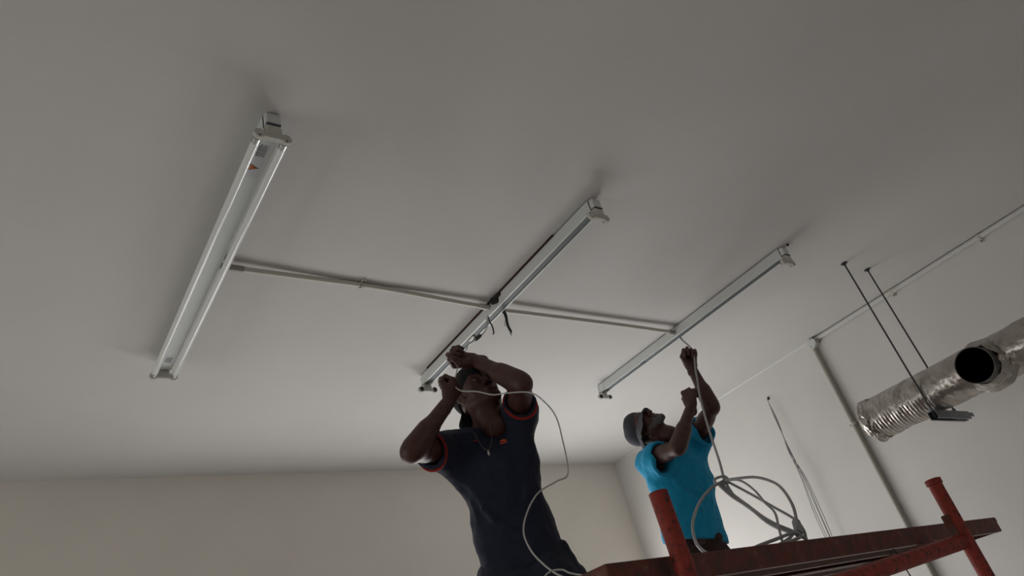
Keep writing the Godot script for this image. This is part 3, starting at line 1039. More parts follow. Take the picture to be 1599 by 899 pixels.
func head_prims() -> Array:   # head axes: y to the crown, z to the face, origin between the eyes' height and the ears
	var p := []
	p.append(cap(Vector3(0, 0.040, -0.028), Vector3(0, 0.042, 0.012), 0.083, 0.078, 0.02, Vector3.RIGHT, 0.90))
	p.append(cap(Vector3(0, 0.015, 0.030), Vector3(0, -0.052, 0.036), 0.062, 0.046, 0.03, Vector3.RIGHT, 1.05))
	p.append(cap(Vector3(-0.045, -0.050, 0.0), Vector3(0.045, -0.050, 0.0), 0.026, 0.026, 0.03))
	for s in [-1.0, 1.0]:
		p.append(cap(Vector3(s * 0.052, -0.055, 0.000), Vector3(s * 0.018, -0.094, 0.060), 0.018, 0.017, 0.03))   # jaw line
		p.append(cap(Vector3(s * 0.040, -0.022, 0.052), Vector3(s * 0.044, -0.030, 0.040), 0.022, 0.022, 0.02))   # cheek
	p.append(cap(Vector3(-0.010, -0.096, 0.064), Vector3(0.010, -0.096, 0.064), 0.019, 0.019, 0.018))           # chin
	p.append(cap(Vector3(-0.036, 0.024, 0.068), Vector3(0.036, 0.024, 0.068), 0.0135, 0.0135, 0.016))           # brow
	for s in [-1.0, 1.0]:
		p.append(carve(cap(Vector3(s * 0.033, 0.003, 0.096), Vector3(s * 0.033, 0.003, 0.096), 0.0165, 0.0165, 0.012)))
	p.append(cap(Vector3(0, 0.012, 0.084), Vector3(0, -0.034, 0.105), 0.009, 0.0145, 0.012))                     # nose
	for s in [-1.0, 1.0]:
		p.append(cap(Vector3(s * 0.014, -0.038, 0.094), Vector3(s * 0.016, -0.038, 0.088), 0.0105, 0.0105, 0.007))
		p.append(carve(cap(Vector3(s * 0.0075, -0.052, 0.104), Vector3(s * 0.0075, -0.043, 0.098), 0.0042, 0.003, 0.002)))
	p.append(cap(Vector3(-0.020, -0.063, 0.082), Vector3(0.020, -0.063, 0.082), 0.0085, 0.0085, 0.008))           # lips
	p.append(cap(Vector3(0, -0.061, 0.090), Vector3(0, -0.062, 0.090), 0.0085, 0.0085, 0.008))
	p.append(cap(Vector3(-0.017, -0.076, 0.082), Vector3(0.017, -0.076, 0.082), 0.0100, 0.0100, 0.006))
	p.append(carve(cap(Vector3(-0.024, -0.0695, 0.096), Vector3(0.024, -0.0695, 0.096), 0.0035, 0.0035, 0.003)))
	for s in [-1.0, 1.0]:   # ears
		p.append(cap(Vector3(s * 0.076, 0.012, -0.016), Vector3(s * 0.072, -0.030, -0.006), 0.020, 0.013, 0.006, Vector3(1, 0, 0.35 * s).normalized(), 0.5))
		p.append(carve(cap(Vector3(s * 0.086, 0.006, -0.010), Vector3(s * 0.084, -0.012, -0.006), 0.008, 0.006, 0.004)))
	p.append(cap(Vector3(0, -0.055, -0.022), Vector3(0, -0.15, -0.035), 0.060, 0.056, 0.03))                      # neck
	return p

func frame_of(f: Vector3, up: Vector3) -> Basis:   # z = face, y = crown
	f = f.normalized()
	var x := up.cross(f).normalized()
	return Basis(x, f.cross(x).normalized(), f)

func make_person(label: String, base: Vector3, J: Dictionary, C: Dictionary) -> Dictionary:
	var o := thing("person", base, label, "person")
	for k in J.keys():
		if J[k] is Vector3 and not k.ends_with("_d"): J[k] = J[k] - base
	var nb: Vector3 = J.neck
	var hip: Vector3 = J.hip
	var u := (nb - hip).normalized()
	var sd: Vector3 = (J.sL - J.sR).normalized()
	var s := (sd - u * sd.dot(u)).normalized()
	var w := s.cross(u).normalized()
	var hb: Basis = frame_of(J.face_d, J.crown_d)
	var hc: Vector3 = J.head
	var nk := hc + hb * Vector3(0, -0.06, -0.02)
	var legs := [[J.hR, J.kR, J.aR], [J.hL, J.kL, J.aL]]
	var girth: float = C.girth
	# ---- skin, one surface
	var b := []
	b.append(cap(nb - u * 0.16 - s * 0.040, nb - u * 0.16 + s * 0.040, 0.103 * girth, 0.108 * girth, 0.04, w, 0.86))
	b.append(cap(nb - u * 0.16, hip - u * 0.03, 0.115 * girth, 0.115 * girth, 0.05, w, 0.8))
	b.append(cap(hip - u * 0.09 - s * 0.06, hip - u * 0.09 + s * 0.06, 0.095 * girth, 0.095 * girth, 0.04, w, 0.9))
	b.append(cap(nb - u * 0.04, J.sR - u * 0.02, 0.055, 0.050, 0.04))
	b.append(cap(nb - u * 0.04, J.sL - u * 0.02, 0.055, 0.050, 0.04))
	b.append(cap(nb - u * 0.05, nk, 0.060, 0.053, 0.035))
	b.append(cap(nk, hc + hb * Vector3(0, 0.02, -0.01), 0.053, 0.06, 0.03))
	for q in [[J.sR, J.eR, J.wR], [J.sL, J.eL, J.wL]]:
		var fd: Vector3 = q[2] - q[1]
		b.append(cap(q[0], q[1], 0.046, 0.038, 0.03))
		b.append(cap(q[0].lerp(q[1], 0.35), q[0].lerp(q[1], 0.7), 0.046, 0.042, 0.02))
		b.append(cap(q[1], q[2], 0.039, 0.0275, 0.02))
		b.append(cap(q[1] + fd * 0.12, q[1] + fd * 0.42, 0.044, 0.040, 0.02))
	for q in legs:
		b.append(cap(q[0], q[1], 0.078, 0.055, 0.03))
		b.append(cap(q[1], q[2], 0.052, 0.036, 0.03))
	var body := sdf(b, 0.011)
	var head := sdf(head_prims(), 0.0038)
	body.join(head, Transform3D(hb * C.head_size, hc))
	body.join(hand_mesh(J.wR, J.hyR_d, J.hxR_d, true, 1.0, 1.0))
	body.join(hand_mesh(J.wL, J.hyL_d, J.hxL_d, false, 1.0, 1.0))
	var bodym := put("body", body, mats.skin, o)
	for sg in [-1.0, 1.0]:
		var ey := MB.new()
		ey.sphere(hc + hb * Vector3(sg * 0.0325, 0.002, 0.0735) * C.head_size, Vector3.ONE * 0.0125, Basis.IDENTITY, 12, 8)
		var eye := put("eye", ey, mats.eye, bodym)
		eye.name = "eye" if sg < 0 else "eye_001"
		ey = MB.new()
		ey.sphere(hc + hb * Vector3(sg * 0.0325, 0.0035, 0.0805) * C.head_size, Vector3.ONE * 0.0062, Basis.IDENTITY, 10, 6)
		eye = put("iris", ey, mats.iris, bodym)
	# ---- shirt
	var fn := FastNoiseLite.new(); fn.seed = int(C.seed); fn.frequency = 7.0; fn.fractal_octaves = 3
	var t := []
	var g2 := girth
	t.append(cap(nb - u * 0.16 - s * float(C.chest), nb - u * 0.16 + s * float(C.chest), 0.116 * g2, 0.116 * g2, 0.05, w, 0.88))
	t.append(cap(nb - u * 0.10, hip - u * 0.03, 0.128 * g2, C.hem_r, 0.05, w, 0.82))
	t.append(cap(hip + u * 0.08 - s * 0.05, hip - u * 0.10 - s * 0.055, 0.095 * g2, 0.108 * g2, 0.06, w, 0.9))
	t.append(cap(hip + u * 0.08 + s * 0.05, hip - u * 0.10 + s * 0.055, 0.095 * g2, 0.108 * g2, 0.06, w, 0.9))
	for sg in [-1.0, 1.0]:
		t.append(cap(nb - u * 0.19 + s * (float(C.chest) + 0.008) * sg, hip + s * (float(C.chest) * sg + float(C.side)), 0.102 * g2, 0.100 * g2, 0.05, w, 0.9))
	t.append(cap(nb - u * 0.035, J.sR - u * 0.02, 0.068, 0.064, 0.04))
	t.append(cap(nb - u * 0.035, J.sL - u * 0.02, 0.068, 0.064, 0.04))
	var sl: float = C.sleeve
	for q in [[J.sR, J.eR], [J.sL, J.eL]]:
		var e: Vector3 = q[0].lerp(q[1], sl)
		var dn: Vector3 = -u * float(C.sleeve_drop)
		t.append(flat_end(cap(q[0], e, 0.064, C.cuff, 0.035)))
		t.append(flat_end(cap(q[0] + dn * 0.5, e + dn, 0.060, float(C.cuff) * 0.95, 0.03)))
		# loose cloth from the armpit to the side
		t.append(cap(q[0].lerp(q[1], 0.3) - u * 0.015, nb - u * 0.2 + s * (0.085 + float(C.fill) if q[0] == J.sL else -0.085), float(C.cuff) * 0.85 + (float(C.fill) if q[0] == J.sL else 0.0), 0.055, 0.05))
	for q in [[J.sR, J.eR], [J.sL, J.eL]]:
		var e0: Vector3 = q[0].lerp(q[1], sl - 0.16)
		var e1: Vector3 = q[0].lerp(q[1], sl + 0.3)
		t.append(carve(cap(e0, e1, 0.046, C.cuff - 0.004, 0.004)))
		t.append(carve(cap(e0 - u * float(C.sleeve_drop), e1 - u * float(C.sleeve_drop), 0.042, float(C.cuff) * 0.95 - 0.005, 0.004)))
	t.append(carve(cap(nb + u * 0.03 + w * 0.03, nb + u * 0.2 + w * 0.06, 0.062, 0.075, 0.012)))
	if C.has("vneck"):
		t.append(carve(cap(nb + w * 0.115 - u * 0.02, nb + w * 0.125 - u * 0.085, 0.034, 0.010, 0.008)))
	for c in C.folds:   # drag lines of the cloth
		var fa: Vector3 = nb + s * c[0] - u * c[1] + w * c[2]
		var fb: Vector3 = nb + s * c[3] - u * c[4] + w * c[5]
		t.append(cap(fa, fb, 0.010, 0.006, 0.02))
	var hem: Vector3 = hip - u * float(C.hem)
	var hn: Vector3 = (-u + s * C.hem_tilt).normalized()
	var shirt := sdf(t, 0.008, [[hn, hn.dot(hem)]], fn, 0.012)
	var shirtm := put("shirt", shirt, C.shirt_mat, o)
	# ---- trousers
	var tr := []
	tr.append(cap(hip - u * 0.02 - s * 0.055, hip - u * 0.02 + s * 0.055, 0.108 * g2, 0.108 * g2, 0.04, w, 0.92))
	tr.append(cap(hip - u * 0.10 - s * 0.06, hip - u * 0.10 + s * 0.06, 0.118 * g2, 0.118 * g2, 0.04, w, 0.92))
	for q in legs:
		tr.append(cap(q[0], q[1], 0.105, 0.080, 0.04))
		tr.append(flat_end(cap(q[1], q[2], 0.080, 0.072, 0.03)))
	for c in C.lumps: tr.append(cap(hip + s * c[0] + u * c[1] + w * c[2], hip + s * c[3] + u * c[4] + w * c[5], c[6], c[6] * 0.8, 0.02))
	var tn := FastNoiseLite.new(); tn.seed = int(C.seed) + 3; tn.frequency = 9.0; tn.fractal_octaves = 2
	var wt: Vector3 = hip + u * float(C.waist)
	var trm := put("trousers", sdf(tr, 0.010, [[u, u.dot(wt)]], tn, 0.014), C.trouser_mat, o)
	# ---- shoes
	for q in legs:
		var sh := []
		var a: Vector3 = q[2]
		sh.append(cap(Vector3(a.x, 0.045, a.z), Vector3(a.x, 0.035, a.z) + w * 0.15, 0.043, 0.033, 0.02))
		sh.append(cap(a, Vector3(a.x, 0.045, a.z), 0.045, 0.045, 0.02))
		put("shoe", sdf(sh, 0.009, [[Vector3.DOWN, 0.0]]), mats.shoe, o)
	return {"node": o, "shirt": shirtm, "shirt_mb": shirt, "body_mb": body, "u": u, "s": s, "w": w, "nb": nb, "hb": hb, "hc": hc, "hip": hip, "J": J, "sl": sl, "trousers": trm}

func build_people() -> void:
	# man in the navy polo shirt
	var base := Vector3(1.68, 1.059, -2.25)
	var J := {
		"neck": Vector3(1.61, 2.512, -2.192), "hip": Vector3(1.678, 2.018, -2.255),
		"sR": Vector3(1.46, 2.475, -2.27), "sL": Vector3(1.685, 2.515, -2.075),
		"eR": Vector3(1.218, 2.398, -2.13), "eL": Vector3(1.595, 2.562, -1.885),
		"wR": Vector3(1.364, 2.561, -2.053), "wL": Vector3(1.545, 2.762, -2.071),
		"head": Vector3(1.574, 2.644, -2.144), "face_d": Vector3(-0.12, 0.42, 0.75), "crown_d": Vector3(-0.1, 1.0, -0.2),
		"hR": Vector3(1.61, 1.92, -2.31), "kR": Vector3(1.52, 1.50, -2.28), "aR": Vector3(1.50, 1.13, -2.34),
		"hL": Vector3(1.75, 1.92, -2.20), "kL": Vector3(1.90, 1.50, -2.06), "aL": Vector3(1.96, 1.13, -2.10),
		"hyR_d": Vector3(0.5, 0.8, 0.1), "hxR_d": Vector3(-0.5, 0.5, 0.6),
		"hyL_d": Vector3(-0.72, 0.30, -0.5), "hxL_d": Vector3(-0.35, -0.9, 0.0)}
	var C := {"girth": 1.0, "head_size": 0.98, "seed": 3, "hem_r": 0.128, "side": 0.0, "chest": 0.035, "fill": 0.0, "sleeve": 0.48, "cuff": 0.060, "sleeve_drop": 0.014, "vneck": true, "hem": 0.03, "hem_tilt": 0.12, "waist": 0.03,
		"shirt_mat": mats.navy, "trouser_mat": mats.trouser,
		"folds": [[-0.14, 0.12, 0.06, -0.06, 0.34, 0.11], [0.15, 0.12, 0.05, 0.08, 0.30, 0.10], [-0.09, 0.30, 0.10, 0.02, 0.42, 0.105], [-0.12, 0.26, 0.06, -0.10, 0.46, 0.07]],
		"lumps": [[0.15, -0.03, 0.0, 0.175, -0.10, 0.02, 0.040], [0.135, 0.01, -0.02, 0.155, 0.005, 0.02, 0.024], [0.16, -0.12, 0.0, 0.20, -0.20, 0.0, 0.05], [-0.14, -0.10, 0.02, -0.15, -0.17, 0.02, 0.035]]}
	var P := make_person("man in navy polo shirt with red sleeve edges and black cap, holding a thin cable", base, J, C)
	var o: Node3D = P.node
	# red piping round both cuffs
	for q in [[J.sR, J.eR], [J.sL, J.eL]]:
		var d: Vector3 = (q[1] - q[0]).normalized()
		var e: Vector3 = q[0].lerp(q[1], float(P.sl))
		var tm := MB.new()
		var loop := []
		var u0: Vector3 = P.u
		for k in 37:
			var a := TAU * k / 36.0
			var cx := d.cross(u0).normalized()
			var cy := cx.cross(d).normalized()
			loop.append(e + d * 0.002 + (cx * cos(a) + cy * sin(a)) * 0.0630 - (u0 * 0.016 * (0.5 - 0.5 * sin(a))))
		tm.tube(loop, 0.0055, 8, -1.0, false)
		put("red_cuff_piping", tm, mats.trim, P.shirt)
	# collar: a folded band round the neck, open at the front, with a red edge
	var col := MB.new()
	var edge := MB.new()
	var u: Vector3 = P.u
	var s: Vector3 = P.s
	var w: Vector3 = P.w
	var nb: Vector3 = P.nb
	var pts := []
	var low := []
	for k in 25:
		var a := lerpf(0.42, TAU - 0.42, k / 24.0)
		var d := w * cos(a) + s * sin(a)
		pts.append(nb + u * (0.025 - 0.030 * cos(a)) + w * 0.018 + d * 0.070)
		low.append(nb + u * (-0.012 - 0.036 * cos(a)) + w * 0.018 + d * 0.094)
	for k in 24:
		var a0: Vector3 = pts[k]
		var a1: Vector3 = pts[k + 1]
		var b0: Vector3 = low[k]
		var b1: Vector3 = low[k + 1]
		var nn := (a1 - a0).cross(b0 - a0).normalized() * 0.003
		col.box((a0 + a1 + b0 + b1) / 4.0, Vector3(a0.distance_to(a1) * 1.35, 0.005, a0.distance_to(b0)), Basis((a1 - a0).normalized(), nn.normalized(), (a1 - a0).normalized().cross(nn.normalized())), 0.0015)
	edge.tube(low, 0.0026, 6)
	var colm := put("collar", col, mats.navy, P.shirt)
	put("collar_edge", edge, mats.trim, colm)
	# badge on the chest: two small orange strokes lying on the cloth
	var mb: MB = P.shirt_mb
	var bc := nb - u * 0.075 + s * 0.055
	for st in 2:
		var bd := MB.new()
		var cols := 7
		for i in cols:
			for j in 2:
				var x := -0.014 + 0.028 * i / (cols - 1)
				var hgt := (0.0045 * sin(PI * (i + 0.4) / cols) if st == 0 else 0.0022)
				var y := (0.002 + 0.002 * sin(i * 0.6) if st == 0 else -0.006) + (hgt if j else -hgt)
				var at := bc + s * x + u * y
				var h := mb.hit(at + w * 0.4, -w)
				if h == Vector3.INF: h = at + w * 0.1
				bd.add(h + w * 0.002, w)
		for i in cols - 1:
			bd.tri(i * 2, i * 2 + 1, i * 2 + 3); bd.tri(i * 2, i * 2 + 3, i * 2 + 2)
		put("orange_badge", bd, mats.badge, P.shirt)
	# cord round the neck with a small pendant
	var cord := []
	var top := nb - u * 0.01 + w * 0.06
	for k in 13:
		var a := PI * k / 12.0
		var at := nb + s * (-0.010 - 0.034 * cos(a)) - u * (0.012 + 0.080 * pow(sin(a), 1.6))
		var h := mb.hit(at + w * 0.4, -w)
		var h2: Vector3 = (P.body_mb as MB).hit(at + w * 0.4, -w)
		if h == Vector3.INF or (h2 != Vector3.INF and (h2 - h).dot(w) > 0): h = h2
		if h == Vector3.INF: h = top
		cord.append(h + w * 0.003)
	var cd := MB.new()
	cd.tube(smooth(cord, 3), 0.0018, 6)
	var cdm := put("neck_cord", cd, mats.cord, o)
	var pd := MB.new()
	pd.sphere(cord[6] - u * 0.012 + w * 0.003, Vector3(0.005, 0.010, 0.004), Basis(s, u, w))
	put("pendant", pd, mats.cable_white, cdm)
	# cap worn backwards
	var hb: Basis = P.hb
	var hc: Vector3 = P.hc
	var cp := []
	cp.append(cap(Vector3(0, 0.046, -0.030), Vector3(0, 0.050, 0.014), 0.091, 0.086, 0.02, Vector3.RIGHT, 0.92))
	var capm := sdf(cp, 0.005, [[Vector3(0, -1, 0.12).normalized(), -0.014]])
	var cpo := MB.new(); cpo.join(capm, Transform3D(hb, hc))
	var cpn := put("cap", cpo, mats.cap, o)
	var vz := MB.new()   # stiff curved peak over the nape
	for side in 2:
		for i in 7:
			var t := i / 6.0
			for j in 17:
				var a := lerpf(-1.05, 1.05, j / 16.0)
				var rad := lerpf(0.084, 0.088 + 0.062 * cos(a * 1.15), t)
				var y := 0.012 - 0.030 * t - 0.030 * sin(a) * sin(a) - side * 0.004
				vz.add(Vector3(sin(a) * rad * 0.92, y, -cos(a) * rad - 0.022), Vector3(0, 1.0 - 2.0 * side, -0.2).normalized())
	for side in 2:
		for i in 6:
			for j in 16:
				var a := side * 119 + i * 17 + j
				vz.tri(a, a + 1, a + 18); vz.tri(a, a + 18, a + 17)
	for j in 16:
		vz.tri(102 + j, 103 + j, 103 + j + 119); vz.tri(102 + j, 103 + j + 119, 102 + j + 119)
	var vo := MB.new(); vo.join(vz, Transform3D(hb, hc)); vz = vo
	put("visor", vz, mats.cap, cpn)
	# man in the cyan T-shirt
	base = Vector3(3.01, 1.059, -2.55)
	J = {
		"neck": Vector3(3.026, 2.544, -2.492), "hip": Vector3(2.994, 2.005, -2.545),
		"sR": Vector3(2.875, 2.514, -2.545), "sL": Vector3(3.190, 2.576, -2.465),
		"eR": Vector3(2.811, 2.465, -2.28), "eL": Vector3(3.126, 2.665, -2.214),
		"wR": Vector3(2.960, 2.670, -2.215), "wL": Vector3(3.111, 2.914, -2.227),
		"head": Vector3(2.917, 2.688, -2.528), "face_d": Vector3(-0.27, 0.72, 0.53), "crown_d": Vector3(-0.45, 0.45, -0.77),
		"hR": Vector3(2.91, 1.91, -2.55), "kR": Vector3(2.89, 1.50, -2.50), "aR": Vector3(2.88, 1.13, -2.56),
		"hL": Vector3(3.09, 1.91, -2.54), "kL": Vector3(3.13, 1.50, -2.48), "aL": Vector3(3.14, 1.13, -2.55),
		"hyR_d": Vector3(0.12, 0.95, 0.15), "hxR_d": Vector3(-0.2, 0.2, -0.6),
		"hyL_d": Vector3(0.22, 0.95, 0.05), "hxL_d": Vector3(-0.6, 0.2, -0.5)}
	C = {"girth": 1.04, "head_size": 0.90, "seed": 8, "hem_r": 0.140, "side": -0.006, "chest": 0.062, "fill": -0.02, "sleeve": 0.46, "cuff": 0.072, "sleeve_drop": 0.045, "hem": -0.05, "hem_tilt": -0.14, "waist": 0.09,
		"shirt_mat": mats.cyan, "trouser_mat": mats.brown,
		"folds": [[-0.12, 0.16, 0.08, 0.02, 0.26, 0.12], [-0.10, 0.20, 0.10, 0.0, 0.34, 0.115], [0.14, 0.14, 0.06, 0.08, 0.36, 0.10], [0.10, 0.12, 0.09, 0.06, 0.30, 0.11], [-0.13, 0.30, 0.05, -0.12, 0.46, 0.06]],
		"lumps": [[0.13, 0.03, 0.0, 0.17, -0.06, 0.0, 0.035], [0.08, 0.06, 0.0, 0.12, 0.05, 0.02, 0.05], [-0.08, 0.06, 0.02, 0.06, 0.06, 0.08, 0.05], [-0.13, -0.05, 0.02, -0.15, -0.12, 0.02, 0.03]]}
	P = make_person("bearded man in a bright cyan T-shirt and grey bucket hat, pulling a grey cable overhead", base, J, C)
	o = P.node
	hb = P.hb; hc = P.hc
	var bp := []
	for sg in [-1.0, 1.0]:
		bp.append(cap(Vector3(sg * 0.058, -0.045, 0.022), Vector3(sg * 0.030, -0.090, 0.060), 0.016, 0.020, 0.02))
		bp.append(cap(Vector3(sg * 0.028, -0.060, 0.078), Vector3(sg * 0.034, -0.082, 0.070), 0.005, 0.011, 0.01))
	bp.append(cap(Vector3(-0.016, -0.102, 0.068), Vector3(0.016, -0.102, 0.068), 0.022, 0.022, 0.02))
	bp.append(cap(Vector3(-0.018, -0.054, 0.090), Vector3(0.018, -0.054, 0.090), 0.0055, 0.0055, 0.008))
	var bn := FastNoiseLite.new(); bn.seed = 4; bn.frequency = 90.0
	var bm := MB.new(); bm.join(sdf(bp, 0.0035, [], bn, 0.006), Transform3D(hb * 0.90, hc))
	put("grey_beard", bm, mats.beard, o)
	# bucket hat: crown and a soft drooping brim
	var hp := [cap(Vector3(0, 0.050, -0.026), Vector3(0, 0.060, 0.010), 0.090, 0.084, 0.02, Vector3.RIGHT, 0.93)]
	var hm := MB.new(); hm.join(sdf(hp, 0.005, [[Vector3(0, -1, 0.12).normalized(), -0.022], [Vector3.UP, 0.128]]), Transform3D(hb * 0.90, hc))
	var hat := put("bucket_hat", hm, mats.hat, o)
	var bf := FastNoiseLite.new(); bf.seed = 12; bf.frequency = 6.0
	var br := MB.new()
	var seg := 48
	for ring in 6:
		var t := ring / 5.0
		for j in seg:
			var a := TAU * j / seg
			var d := Vector3(cos(a), 0, sin(a))
			var rad := lerpf(0.080, 0.134, t) + bf.get_noise_2d(cos(a) * 0.3, sin(a) * 0.3) * 0.012 * t
			var y := 0.040 - 0.046 * t - 0.012 * t * cos(a) * cos(a) + bf.get_noise_2d(cos(a) * 0.3 + 5.0, sin(a) * 0.3) * 0.020 * t
			br.add(Vector3(d.x * rad * 0.93, y, d.z * rad - 0.006), (d * 0.5 + Vector3.UP).normalized())
	var half := br.v.size()
	for i in half: br.add(br.v[i] - br.n[i] * 0.0035, -br.n[i])
	for ring in 5:
		for j in seg:
			var a := ring * seg + j
			var b := ring * seg + (j + 1) % seg
			br.tri(a, b, b + seg); br.tri(a, b + seg, a + seg)
			br.tri(a + half, b + half, b + seg + half); br.tri(a + half, b + seg + half, a + seg + half)
	for j in seg:
		var a := 5 * seg + j
		var b := 5 * seg + (j + 1) % seg
		br.tri(a, b, b + half); br.tri(a, b + half, a + half)
	var bro := MB.new(); bro.join(br, Transform3D(hb * 0.90, hc))
	put("brim", bro, mats.hat, hat)

# ------------------------------------------------------------------ cables and wires
func cable(called: String, pts: Array, r: float, mat: Material, label: String, category := "cable") -> MeshInstance3D:
	var mb := MB.new()
	mb.tube(smooth(pts, 6), r, 9)
	var m := put(called, mb, mat)
	tag(m, label, category)
	return m

func strand(o: Node3D, pts: Array, r: float, mat: Material) -> void:
	var mb := MB.new()
	var q := []
	for p in pts: q.append(p - o.position)
	mb.tube(smooth(q, 6), r, 9)
	put("strand", mb, mat, o)

func build_cables() -> void:
	# grey cable of the man in cyan: from the right batten through both hands to the loops on the board
	var o := thing("cable_coil", Vector3(2.2, 1.757, -1.40), "grey cable held by the man in cyan and coiled loosely on the scaffold board", "cable")
	var r := 0.0052
	var k := Vector3(2.264, 2.079, -1.682)
	strand(o, [Vector3(3.185, 3.150, -2.275), Vector3(3.192, 3.11, -2.262), Vector3(3.158, 3.045, -2.215), Vector3(3.125, 2.985, -2.185), Vector3(3.089, 2.901, -2.185), Vector3(3.03, 2.80, -2.165), Vector3(2.985, 2.730, -2.150), Vector3(2.83, 2.568, -2.059), Vector3(2.58, 2.341, -1.893), Vector3(2.374, 2.176, -1.751), k], r, mats.cable_grey)
	strand(o, [k, Vector3(2.233, 2.057, -1.605), Vector3(2.232, 2.028, -1.52), Vector3(2.221, 1.971, -1.446), Vector3(2.146, 1.887, -1.378), Vector3(2.098, 1.821, -1.359), Vector3(2.054, 1.785, -1.353)], r, mats.cable_grey)
	strand(o, [k, Vector3(2.174, 2.053, -1.684), Vector3(2.06, 1.998, -1.668), Vector3(1.916, 1.918, -1.606), Vector3(1.831, 1.851, -1.552), Vector3(1.76, 1.803, -1.48), Vector3(1.707, 1.765, -1.405)], r, mats.cable_grey)
	strand(o, [k, Vector3(2.241, 1.996, -1.645), Vector3(2.202, 1.917, -1.563), Vector3(2.15, 1.842, -1.463), Vector3(2.091, 1.799, -1.385), Vector3(2.09, 1.763, -1.345)], r, mats.cable_grey)
	strand(o, [Vector3(2.253, 2.077, -1.696), Vector3(2.25, 2.029, -1.667), Vector3(2.207, 1.957, -1.59), Vector3(2.137, 1.866, -1.481), Vector3(2.088, 1.797, -1.375)], r, mats.cable_grey)
	strand(o, [Vector3(2.245, 2.07, -1.70), Vector3(2.236, 2.012, -1.66), Vector3(2.19, 1.935, -1.57), Vector3(2.12, 1.85, -1.47), Vector3(2.075, 1.79, -1.37)], r, mats.cable_grey)
	strand(o, [Vector3(2.271, 2.067, -1.671), Vector3(2.27, 1.999, -1.604), Vector3(2.236, 1.921, -1.514), Vector3(2.18, 1.845, -1.416), Vector3(2.12, 1.795, -1.362), Vector3(2.09, 1.763, -1.35)], r, mats.cable_grey)
	strand(o, [k, Vector3(2.246, 2.049, -1.604), Vector3(2.233, 1.993, -1.553), Vector3(2.21, 1.934, -1.516), Vector3(2.153, 1.883, -1.457), Vector3(2.066, 1.819, -1.408), Vector3(1.996, 1.766, -1.369)], r * 0.8, mats.cable_grey)
	strand(o, [Vector3(1.90, 1.763, -1.43), Vector3(1.934, 1.777, -1.422), Vector3(1.986, 1.783, -1.383), Vector3(2.054, 1.79, -1.354), Vector3(2.069, 1.774, -1.349), Vector3(1.999, 1.765, -1.365)], r, mats.cable_grey)
	strand(o, [Vector3(2.060, 1.792, -1.356), Vector3(2.03, 1.775, -1.37), Vector3(1.98, 1.764, -1.39), Vector3(1.96, 1.763, -1.41)], r, mats.cable_grey)
	strand(o, [k + Vector3(0.012, 0, 0.01), k + Vector3(0.008, 0.016, 0.0), k + Vector3(-0.018, 0.016, -0.02), k + Vector3(-0.03, 0.0, -0.02), k + Vector3(-0.018, -0.014, 0.0), k + Vector3(0.01, -0.012, 0.012)], r, mats.cable_grey)
	var kn := MB.new()
	kn.tube(smooth([Vector3(2.115, 1.825, -1.372) - o.position, Vector3(2.095, 1.80, -1.362) - o.position, Vector3(2.075, 1.785, -1.355) - o.position], 4), 0.0135, 10)
	put("tie", kn, mats.cable_grey, o)
	# white cable of the man in navy
	cable("thin_cable", [Vector3(1.615, 2.912, -2.175), Vector3(1.56, 2.85, -2.14), Vector3(1.495, 2.779, -2.100), Vector3(1.446, 2.703, -2.076), Vector3(1.40, 2.63, -2.04), Vector3(1.387, 2.575, -1.985), Vector3(1.408, 2.539, -1.919), Vector3(1.438, 2.503, -1.871), Vector3(1.471, 2.486, -1.82), Vector3(1.514, 2.457, -1.758), Vector3(1.53, 2.402, -1.718), Vector3(1.534, 2.332, -1.687), Vector3(1.527, 2.248, -1.68), Vector3(1.504, 2.129, -1.674), Vector3(1.45, 2.104, -1.681), Vector3(1.376, 2.074, -1.691), Vector3(1.321, 2.019, -1.696), Vector3(1.284, 1.961, -1.687), Vector3(1.265, 1.901, -1.651), Vector3(1.26, 1.849, -1.605), Vector3(1.26, 1.805, -1.553), Vector3(1.262, 1.775, -1.49), Vector3(1.30, 1.762, -1.44)], 0.0025, mats.cable_white, "thin white cable from the navy shirted man's hands, looping beside him down to the board")
	cable("cable_loop", [Vector3(1.205, 1.765, -1.42), Vector3(1.216, 1.800, -1.55), Vector3(1.234, 1.815, -1.548), Vector3(1.258, 1.811, -1.529), Vector3(1.267, 1.795, -1.508), Vector3(1.29, 1.763, -1.44)], 0.0025, mats.cable_white, "small loop of white cable at the bottom edge, in front of the navy trousers")
	# tape and wires at the middle batten
	var m := Vector3(1.866, CEIL, -2.26)
	var t := thing("black_tape", m + Vector3(0.0, -0.06, 0.03), "black insulating tape wrapped round the middle batten with a loose hanging end", "tape")
	var mb := MB.new()
	mb.box(Vector3(-0.034, 0.035, 0.035), Vector3(0.018, 0.035, 0.045), Basis(Vector3(0.3, 1, 0.2).normalized(), 0.5), 0.006)
	mb.box(Vector3(-0.030, 0.047, 0.055), Vector3(0.012, 0.018, 0.05), Basis(Vector3(0, 1, 0), 0.2), 0.004)
	put("tape_wad", mb, mats.black, t)
	mb = MB.new()
	mb.tube(smooth([Vector3(0.020, 0.010, 0.0), Vector3(0.030, -0.002, 0.002), Vector3(0.031, -0.030, 0.006), Vector3(0.029, -0.065, 0.004), Vector3(0.034, -0.085, 0.0), Vector3(0.042, -0.105, -0.002), Vector3(0.040, -0.118, -0.004)], 4), 0.011, 10, 0.0075, true, 0.45, Vector3.RIGHT)
	put("tape_end", mb, mats.black, t)
	mb = MB.new()
	mb.tube(smooth([Vector3(0.034, -0.11, 0.0), Vector3(0.036, -0.128, 0.004), Vector3(0.030, -0.138, 0.006)], 3), 0.0018, 6)
	mb.tube(smooth([Vector3(0.020, -0.05, 0.0), Vector3(0.008, -0.078, 0.010), Vector3(0.004, -0.09, 0.012)], 3), 0.0018, 6)
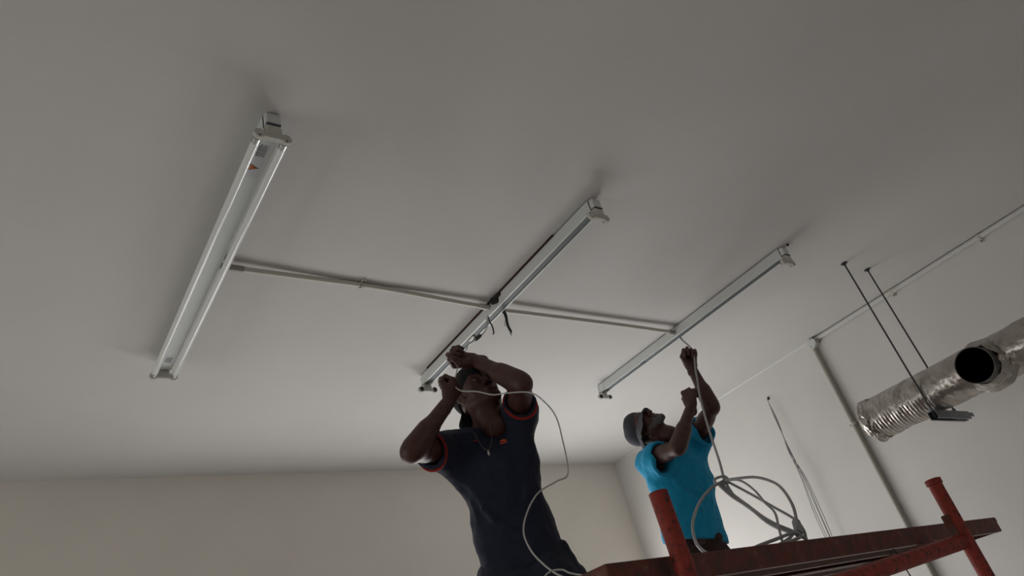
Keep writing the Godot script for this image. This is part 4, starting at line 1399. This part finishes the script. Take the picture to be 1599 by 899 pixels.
	put("wire_end", mb, mats.cable_white, t)
	cable("draw_wire", [Vector3(1.815, 3.118, -2.265), Vector3(1.805, 3.075, -2.262), Vector3(1.768, 3.028, -2.245), Vector3(1.735, 2.998, -2.232), Vector3(1.665, 2.945, -2.195), Vector3(1.615, 2.908, -2.175)], 0.0030, mats.cable_white, "thin draw wire slanting from the middle batten down to the navy shirted man's raised hand", "wire")
	mb = MB.new()
	mb.tube(smooth([Vector3(1.722, 2.990, -2.226), Vector3(1.703, 2.973, -2.217), Vector3(1.672, 2.951, -2.199)], 3), 0.0075, 9, 0.0095)
	tag(put("tape_joint", mb, mats.black), "black taped joint on the slanting draw wire above the navy shirted man's hand", "tape")
	cable("wire_stub", [Vector3(1.822, 3.125, -2.262), Vector3(1.816, 3.09, -2.252), Vector3(1.822, 3.065, -2.25), Vector3(1.818, 3.03, -2.245), Vector3(1.808, 3.015, -2.24)], 0.0034, mats.black, "short dark wire stub hanging from the middle batten beside the conduit end", "wire")
	# bundle of wires out of a hole in the right wall
	var b := thing("wire_bundle", Vector3(WALL_X, 3.004, -2.689), "bundle of thin grey wires hanging from a small hole in the right wall", "wires")
	mb = MB.new()
	mb.lathe(Vector3(-0.001, 0, 0), Vector3.LEFT, [[0.0, 0.004], [0.009, 0.004], [0.012, 0.0]], 14)
	put("dark_hole", mb, mats.black, b)
	var ends := [[-0.05, 0.002, 0.30], [-0.06, -0.012, 0.5], [-0.045, 0.022, 0.7], [-0.07, -0.02, 0.62], [-0.055, 0.012, 0.4]]
	for i in ends.size():
		var e: Array = ends[i]
		mb = MB.new()
		mb.tube(smooth([Vector3(0.0, 0, 0), Vector3(-0.02, -0.02, 0.0), Vector3(-0.045, -0.20, 0.006 + 0.003 * i), Vector3(-0.05, -0.42, 0.012 - 0.004 * i), Vector3(-0.06, -0.60, 0.020 + e[1] * 0.8), Vector3(e[0], -0.85, 0.005 + e[1]), Vector3(e[0], -1.15, e[1] * 0.6), Vector3(e[0], -1.45 - e[2] * 0.3, e[1])], 5), 0.0019 + 0.0004 * (i % 2), 7)
		put("wire", mb, mats.cable_grey if i % 2 else mats.rod, b)
